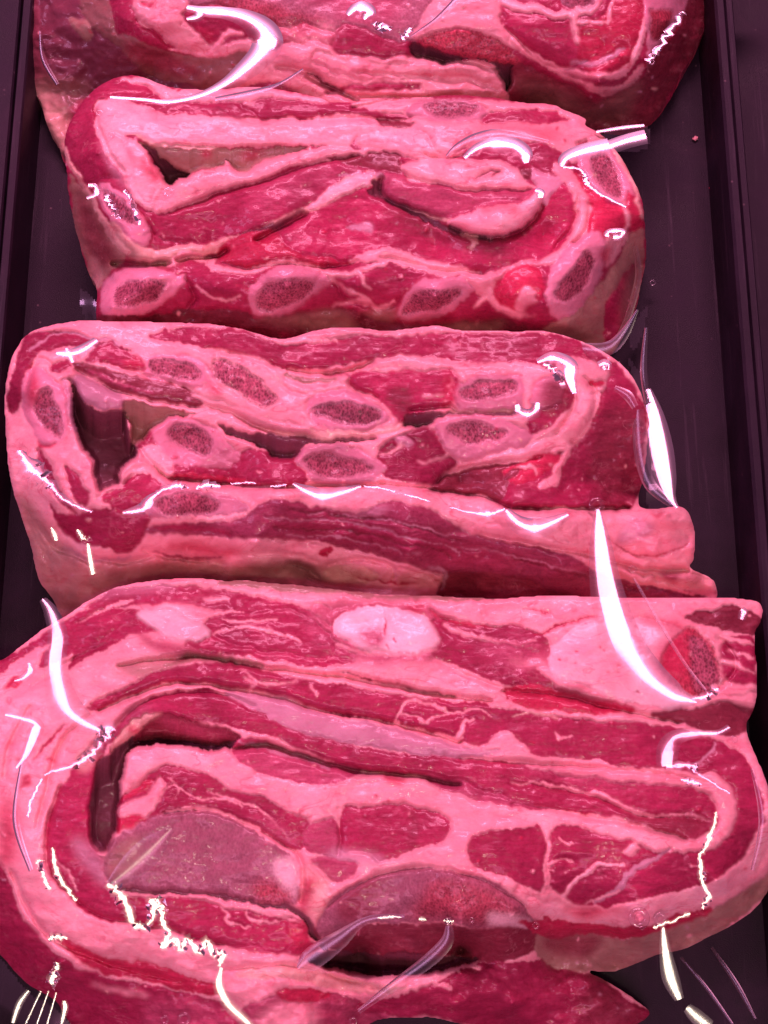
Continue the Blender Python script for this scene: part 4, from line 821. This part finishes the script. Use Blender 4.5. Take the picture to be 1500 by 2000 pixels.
build_piece('D', 'lowest and largest rolled meat, a spiral with two broad dull bone faces',
 '-85,1330 0,1288 30,1268 75,1233 130,1198 190,1163 240,1143 340,1130 450,1133 540,1138 640,1148 740,1158 870,1164 960,1168 1100,1163 1250,1166 1400,1166 1472,1170 1490,1185 1486,1215 1474,1240 1479,1320 1475,1380 1459,1420 1474,1470 1494,1520 1506,1560 1526,1620 1526,1680 1486,1765 1434,1806 1354,1846 1274,1871 1204,1897 1150,1896 1188,1916 1243,1955 1270,1985 1200,2015 1000,2015 850,1990 755,1990 705,2015 640,2095 250,2095 150,2015 108,1958 58,1927 18,1888 -15,1845 -85,1760',
 'F', '50,1280,40 200,1190,44 400,1150,42 700,1170,44 1000,1180,46 1300,1185,46 1470,1190,42 0,1330,42 350,1240,50 800,1250,50 1250,1300,51 1450,1300,46 1460,1400,42 100,1400,50 0,1500,46 500,1330,51 900,1400,51 1300,1450,50 1450,1500,48 1500,1600,44 1520,1660,30 300,1380,50 650,1430,48 1100,1530,48 1350,1580,48 500,1500,50 800,1600,50 350,1660,50 800,1750,50 1150,1700,50 1000,1790,49 1400,1720,46 1480,1740,20 1250,1800,44 1350,1830,14 1200,1885,8 1080,1870,16 900,1812,47 900,1855,18 700,1830,40 700,1855,20 100,1650,50 0,1700,42 -60,1700,30 150,1760,48 300,1800,46 500,1830,44 50,1830,36 20,1880,16 120,1880,38 100,1945,12 250,1950,30 200,2040,12 400,1990,34 550,1900,42 600,2000,34 750,1930,40 720,1995,16 900,1900,34 1000,1960,26 1150,1930,20 1240,1970,10 1000,2010,8', D_OPS, edge=(12, 3))
#DATA_END

# ------------------------------------------------------------------ clear film
def film_thing(key, label):
    gx, gy, H, ins = FILM_H[key]
    j, i = np.argwhere(ins).mean(0).astype(int)
    c = at([gx[i]], [gy[j]], 0.0)[0]; base = (c[0], c[1], 0)
    return thing('plastic_film', label, 'film', base, 'clear films over the meat'), base
def web(root, base, pts):
    """film stretched free of the meat: outline points with their heights in mm"""
    P = np.array(nums(pts, 3)); poly = cr(P[:, :2], True, 8)
    x0, y0 = poly.min(0); x1, y1 = poly.max(0); g = 5.0
    X, Y = np.meshgrid(np.arange(x0-g, x1+g, g), np.arange(y0-g, y1+g, g))
    wgt = 1/((X[..., None]-P[:, 0])**2+(Y[..., None]-P[:, 1])**2+900)
    Z = (wgt*P[:, 2]).sum(-1)/wgt.sum(-1)/1000 + 0.0004*vnoise(X, Y, 90, 77)
    V = at(X, Y, Z); idx = np.arange(X.size).reshape(X.shape)
    ins = inpoly(X, Y, poly)
    c = ins[:-1, :-1] & ins[1:, :-1] & ins[1:, 1:] & ins[:-1, 1:]
    q = np.stack([idx[:-1, :-1][c], idx[1:, :-1][c], idx[1:, 1:][c], idx[:-1, 1:][c]], 1)
    u, inv = np.unique(q, return_inverse=True)
    link_mesh('sheet', V[u], inv.reshape(-1, 4), FILM, root, base)
def film_z(px, py):
    z = 0
    for gx, gy, H, ins in FILM_H.values():
        i = int(round((px-gx[0])/STEP)); j = int(round((py-gy[0])/STEP))
        if 0 <= i < len(gx) and 0 <= j < len(gy): z = max(z, H[j, i])
    return z/1000
def fold(root, base, pts, lampkey='pink', z0=None, jag=0, wide=2.3, mat=None, rk=1.1):
    """a crease of the film: a curved ribbon whose crest catches the lamp"""
    C = cr(nums(pts, 3), False, 8)
    if lampkey == 'dim' and mat is None: mat = SOFT; rk = 0.36
    if jag:
        rs = np.random.RandomState(int(abs(C[0, 0]*13+C[0, 1])) % 9999)
        C[:, :2] += rs.randn(len(C), 2)*jag; C[:, 2] *= 0.6+0.8*rs.rand(len(C))
    Lp, lx, ly = LAMPS[lampkey]
    zz = np.array([film_z(a, b) for a, b in C[:, :2]])
    z = (z0 if z0 is not None else np.median(zz)+0.006)
    n = len(C); P = np.zeros((n, 3)); N = np.zeros((n, 3))
    cur = z
    def hv(p):
        v = CAM-p; v /= np.linalg.norm(v); l = Lp-p; l /= np.linalg.norm(l)
        h = v+l; return h/np.linalg.norm(h)
    P[0] = at([C[0, 0]], [C[0, 1]], cur)[0]; N[0] = hv(P[0])
    for i in range(1, n):
        d = ray([C[i, 0]], [C[i, 1]])[0]
        h = N[i-1]
        t = np.dot(h, P[i-1]-CAM)/np.dot(h, d)
        P[i] = CAM+d*t; N[i] = hv(P[i])
    mid = P[:, 2].mean()                       # keep the crease near the film it belongs to
    sh = (z-mid)
    if z0 is None: sh = max(sh, min((zz+0.003-P[:, 2]).max(), sh+0.015))
    for i in range(n): P[i] = at([C[i, 0]], [C[i, 1]], P[i, 2]+sh)[0]; N[i] = hv(P[i])
    T = np.gradient(P, axis=0); T /= np.linalg.norm(T, axis=1, keepdims=True)+1e-12
    B = np.cross(N, T); B /= np.linalg.norm(B, axis=1, keepdims=True)
    pxs = np.linalg.norm(P-CAM, axis=1)/np.linalg.norm(ray(C[:, 0], C[:, 1]), axis=1)
    wm = C[:, 2]*pxs*1.05
    ax = np.array([1.0, 0, 0])
    Dl = np.linalg.norm(Lp[None]-P, axis=1)
    al = np.abs(B[:, 0]); ext = 0.5*(al*lx+np.sqrt(1-al**2)*ly)/Dl*0.5
    R = rk*wm/ext
    ss = np.linspace(-wide, wide, 11)
    rows = []
    for s in ss:
        o = s*wm
        rows.append(P + B*o[:, None] - N*(o*o/(2*R))[:, None])
    V = np.array(rows).reshape(-1, 3); m = len(ss)
    idx = np.arange(m*n).reshape(m, n)
    q = np.stack([idx[:-1, :-1].ravel(), idx[1:, :-1].ravel(), idx[1:, 1:].ravel(), idx[:-1, 1:].ravel()], 1)
    link_mesh('crease', V, q, mat or FILM, root, base)
def bubble(root, base, px, py, r, z=None):
    z = film_z(px, py)+0.006 if z is None else z
    c = at([px], [py], z)[0]; s = np.linalg.norm(c-CAM)/F*r
    V = []; Q = []; n, m = 20, 8
    for i in range(n):
        a = 2*math.pi*i/n
        for j in range(m):
            b = math.pi*j/(m-1)
            rr = s*(1+0.45*math.cos(b)); V.append((c[0]+rr*math.cos(a), c[1]+rr*math.sin(a), c[2]+0.4*s*math.sin(b)))
    for i in range(n):
        for j in range(m-1):
            Q.append((i*m+j, ((i+1) % n)*m+j, ((i+1) % n)*m+j+1, i*m+j+1))
    link_mesh('air_bubble', V, Q, FILM, root, base)
FA = film_thing('A', 'clear glossy film over the topmost meat, with a big curved glare at left')
FB = film_thing('B', 'clear glossy film over the second meat, its sealed edge sticking out to the right')
FC = film_thing('C', 'clear glossy film over the third meat, a long bright fold down its right side')
FD = film_thing('D', 'clear glossy film over the lowest meat, crossed by two long white glare streaks')
web(*FB, '1150,264,47 1200,254,42 1264,243,36 1267,290,34 1215,300,40 1180,296,46')
web(*FB, '1225,660,14 1245,615,16 1264,595,12 1262,640,6 1240,690,4')
web(*FB, '152,560,12 192,590,20 194,622,18 165,626,6')
web(*FC, '1222,700,40 1262,745,38 1290,860,30 1325,995,20 1262,990,22 1272,860,32')
web(*FD, '-20,1860,12 60,1937,14 110,1968,16 150,2030,14 -20,2030,6')
for f, L, kw in [
 (FA, '365,15,3 400,22,5 440,25,6 480,35,9 510,55,13 522,80,13 510,105,11 480,135,9 440,165,6 390,188,4 330,200,3 280,195,2 215,190,1.5', {}),
 (FA, '365,38,2 385,34,4 392,24,4', {}),
 (FA, '680,30,3 695,18,6 712,18,8 720,26,6 712,38,2', {}),
 (FA, '730,48,3 745,52,4 765,58,3', dict(jag=1.5)), (FA, '785,78,3 795,65,4 802,55,2', dict(jag=1)),
 (FA, '1268,122,3 1285,95,2.5 1310,60,3 1332,22,3', dict(jag=3)),
 (FB, '908,309,3 930,292,5 960,282,7 1000,285,9 1022,300,8 1028,318,3', {}),
 (FB, '1097,325,3 1108,309,7 1140,296,8 1190,285,8', {}), (FB, '1190,287,7 1225,275,7 1262,266,7', dict(z0=0.05)), (FB, '1165,258,1.5 1215,250,2 1258,245,1.5', dict(z0=0.05)),
 (FB, '1100,327,1.5 1130,330,2 1143,345,2 1146,358,3 1170,378,2 1222,405,1.5', dict(jag=0.6)),
 (FB, '1185,462,3 1190,453,3 1215,452,3 1212,462,3 1198,464,3', {}), (FB, '1045,372,3 1055,376,4 1056,386,3', {}),
 (FB, '172,362,2 186,365,3 188,380,3 170,388,2', {}), (FB, '240,372,2 262,400,2.5 272,436,2', dict(jag=2.5)), (FB, '205,385,2.5 220,405,3 232,425,2', dict(jag=3)),
 (FC, '110,690,2 135,692,5 160,685,6 190,665,4', {}), (FC, '130,680,2 136,694,5 142,708,3', {}),
 (FC, '38,882,3 60,915,10 85,935,8 105,955,4 130,980,3 180,1000,2', dict(jag=0.8)),
 (FC, '240,1002,2 280,995,7 295,975,5 310,962,2', {}), (FC, '308,963,3 340,950,4 366,951,2', dict(jag=1.2)), (FC, '384,952,2 408,949,5 428,948,2', dict(jag=1.5)), (FC, '452,945,1 480,943,1.4 500,944,1', dict(jag=0.6)), (FC, '528,950,1 545,949,2 560,946,1', dict(jag=0.8)),
 (FC, '572,945,2 600,961,7 630,970,8 670,962,6 705,950,2', {}), (FC, '712,950,0.8 740,953,1.4 772,960,0.8', dict(jag=0.5)), (FC, '790,966,1 815,972,2 840,980,0.8', dict(jag=0.5)), (FC, '880,991,0.8 920,1001,1.5 955,1004,4 986,994,2', dict(jag=0.4)),
 (FC, '988,996,3 1010,1020,8 1040,1032,10 1070,1025,8 1110,1005,3', {}),
 (FC, '1265,760,3 1275,810,9 1285,870,12 1297,930,10 1308,970,5 1322,992,2', dict(z0=0.04)),
 (FC, '1050,708,3 1080,700,7 1110,714,8 1113,740,6 1122,768,3', {}), (FC, '1062,712,3 1085,728,4 1100,748,4', dict(jag=2)),
 (FC, '1170,714,4 1182,711,5 1184,722,4', {}), (FC, '1200,757,2 1225,772,4 1240,795,3', dict(lampkey='dim')),
 (FC, '1245,800,5 1250,880,6 1268,945,5 1312,985,3', dict(lampkey='dim', z0=0.04)), (FC, '1045,694,1 1110,680,4 1180,682,6 1215,655,5 1245,605,1', dict(lampkey='dim', z0=0.05)),
 (FC, '1010,790,3 1014,803,5 1030,810,6 1045,803,5 1050,786,3', {}), 
 (FD, '1168,995,2 1172,1050,8 1180,1120,12 1195,1190,15 1220,1260,17 1260,1320,18 1310,1358,14 1345,1368,6 1360,1372,2', dict(z0=0.056)),
 (FD, '1345,1370,2 1380,1360,4 1400,1348,4', dict(jag=2)), (FD, '1447,1190,3 1452,1196,4 1448,1210,3', {}),
 (FD, '83,1170,3 100,1195,6 113,1240,8 108,1290,9 115,1340,11 130,1385,14 160,1410,11 192,1425,5', {}),
 (FD, '190,1426,5 215,1425,7 200,1450,5 175,1475,5 150,1492,4 90,1512,2', dict(jag=2)), (FD, '82,1520,1.5 62,1560,2 55,1595,1.5', dict(jag=1)),
 (FD, '10,1396,2 45,1404,4 70,1415,6 65,1440,6 50,1475,4 32,1500,2', {}), (FD, '57,1295,2 59,1310,4 45,1325,4 28,1330,2', {}),
 (FD, '1302,1497,8 1305,1462,9 1320,1440,7 1360,1433,4 1400,1432,3 1425,1420,3', {}), (FD, '1303,1498,3 1345,1495,4 1362,1500,3', dict(jag=1)), (FD, '1345,1500,2 1385,1525,2 1425,1550,1.5', dict(jag=0.8)), (FD, '1330,1522,2 1350,1528,4 1370,1532,2', dict(jag=1)),
 (FD, '212,1728,4 235,1745,6 250,1775,5 265,1805,4 285,1812,4 297,1790,4 300,1760,6', dict(lampkey='warm', jag=1.6)),
 (FD, '300,1758,5 312,1770,6 318,1800,4 330,1825,4 315,1850,3 340,1835,4 355,1855,4 365,1835,4 390,1860,4 405,1840,4 415,1865,4 435,1860,4 430,1885,3', dict(lampkey='warm', jag=1.6)),
 (FD, '432,1890,2 428,1925,5 445,1960,5 470,1985,5 495,2008,3', dict(lampkey='warm')),
 (FC, '152,1035,2 160,1048,3 172,1058,3', dict(lampkey='warm', jag=1)), (FC, '172,1062,2 176,1090,3 182,1122,3', dict(lampkey='warm')), (FC, '100,1030,1 106,1042,3 110,1056,2', dict(lampkey='warm')),
 (FD, '1398,1585,1.5 1395,1610,2 1385,1635,4 1378,1655,3 1366,1668,2', dict(lampkey='warm', jag=1)), (FD, '1366,1668,2 1370,1700,3 1375,1730,3 1385,1750,3 1375,1765,3 1374,1775,1', dict(lampkey='warm', jag=1)),
 (FD, '1295,1812,2 1300,1860,5 1310,1910,7 1327,1952,4', dict(lampkey='warm', z0=0.035)), (FD, '1342,1968,4 1360,1985,6 1385,2006,6', dict(lampkey='warm', z0=0.025)),
 (FD, '212,1730,2 250,1700,7 292,1662,8 335,1618,2', dict(lampkey='warm', mat=SOFT, rk=0.2, wide=3.2)),
 (FD, '103,1655,2 108,1690,3 120,1720,3 148,1758,3', dict(lampkey='warm', jag=1)), (FD, '75,1680,3 80,1700,3 95,1735,3', dict(lampkey='warm', jag=2)),
 (FD, '95,1835,3 110,1830,4 130,1833,2', dict(lampkey='warm', jag=1)), (FD, '112,1880,3 105,1905,5 100,1925,4', dict(lampkey='warm', jag=1.5)),
 (FD, '25,1998,2 38,1960,3 56,1935,2', dict(lampkey='warm', z0=0.03)), (FD, '120,2000,1.5 127,1970,3 125,1955,2', dict(lampkey='warm', z0=0.03)), (FD, '50,2000,1 80,1935,1.2', dict(lampkey='warm', z0=0.03)), (FD, '72,2000,1 95,1935,1', dict(lampkey='warm', z0=0.03)), (FD, '92,2000,1 110,1938,1', dict(lampkey='warm', z0=0.03)),
 (FD, '1275,1812,1.5 1300,1803,2 1350,1785,2', dict(lampkey='warm', jag=1.5)),
 (FD, '1238,1130,1 1290,1220,1.3 1340,1300,1.2 1378,1348,1', dict(lampkey='dim')), (FA, '592,136,1.5 540,168,2.5 480,186,4 420,196,3', dict(lampkey='dim')), (FA, '802,72,1.2 850,40,2.5 890,0,3', dict(lampkey='dim')),
 (FB, '872,306,1.5 890,288,3 930,270,5 980,262,4 1070,278,2', dict(lampkey='dim')), (FA, '78,60,1 84,115,2 112,165,1.5', dict(lampkey='dim')), (FB, '1240,480,2 1246,540,3 1225,620,3 1205,660,2', dict(lampkey='dim')),
 (FC, '1262,640,1.5 1256,720,3 1264,790,2', dict(lampkey='dim', z0=0.04)), (FD, '1390,1850,1 1440,1925,2 1475,1990,1', dict(lampkey='dim', z0=0.02)), (FD, '1330,1870,1 1380,1930,1.5 1430,2000,1', dict(lampkey='dim', z0=0.02)), (FD, '60,1700,2 30,1600,3 45,1480,2', dict(lampkey='dim')), (FD, '1470,1500,2 1490,1600,4 1470,1700,2', dict(lampkey='dim')),
 (FD, '582,1892,3 605,1872,10 660,1835,8 700,1805,4 735,1793,3 790,1790,2', dict(lampkey='dim')), (FD, '876,1808,3 870,1840,6 830,1880,6 760,1930,4 700,1975,2', dict(lampkey='dim')),
 (FD, '738,1793,0.8 760,1791,1.3 782,1791,0.8', dict(lampkey='warm', jag=0.5)), (FD, '818,1795,1 826,1795,2 832,1797,1', dict(lampkey='warm')), (FD, '868,1797,1 876,1800,3 884,1799,1.5', dict(lampkey='warm', jag=1)),
]: fold(f[0], f[1], L, **kw)
for f, x, y, r in [(FB, 194, 221, 5), (FB, 218, 264, 5), (FB, 329, 376, 8), (FB, 1275, 553, 5), (FC, 1165, 986, 11), (FC, 1236, 1112, 6), (FC, 1178, 716, 7), (FC, 1086, 795, 4),
                   (FD, 1248, 1793, 14), (FD, 1290, 1795, 9), (FD, 1254, 1813, 3), (FD, 1047, 1808, 5), (FD, 875, 1800, 5), (FD, 825, 1796, 3), (FD, 922, 1797, 4), (FD, 1434, 1444, 5), (FD, 690, 1995, 6), (FD, 360, 1990, 9), (FD, 322, 1992, 6), (FA, 1272, 122, 5), (FD, 1400, 1647, 3), (FD, 94, 1467, 3)]:
    bubble(f[0], f[1], x, y, r)

# ------------------------------------------------------------------ crumbs lying in the tray
def crumb(px, py, r, label, cls='F'):
    c = at([px], [py], 0.001)[0]; s = np.linalg.norm(c-CAM)/F*r
    V = []; Q = []; n, m = 12, 7
    rs = np.random.RandomState(int(px)); ax = rs.uniform(0.6, 1.7, 3)
    for j in range(m):
        th = math.pi*j/(m-1)
        for i in range(n):
            a = 2*math.pi*i/n; k = 1+0.25*rs.randn()*math.sin(th)
            V.append((s*k*ax[0]*math.sin(th)*math.cos(a), s*k*ax[1]*math.sin(th)*math.sin(a), s*0.6*(1+math.cos(th))))
    for j in range(m-1):
        for i in range(n): Q.append((j*n+i, (j+1)*n+i, (j+1)*n+(i+1) % n, j*n+(i+1) % n))
    col = CLS[cls]
    o = link_mesh('meat_crumb', V, Q, MEAT, None, (0, 0, 0), True, None, dict(tint=np.tile(col[0], (len(V), 1)), kind=np.tile(col[1:4], (len(V), 1)).astype(float)))
    o.location = (c[0], c[1], 0.0005); o['label'] = label; o['category'] = 'scrap'; o['group'] = 'meat scraps on the tray floor'
crumb(1389, 226, 3.5, 'upper of the tiny pale scraps on the bare tray floor by the right rail', 'f')
crumb(1358, 270, 3.2, 'tiny pink scrap on the tray floor beside the sealed film edge', 'F')
crumb(1433, 1345, 3.0, 'lowest tiny pale scrap, near the right rail beside the large lower meat', 'f')
crumb(1388, 367, 2.5, 'tiny red scrap on the bare tray floor by the right rail', 'm')
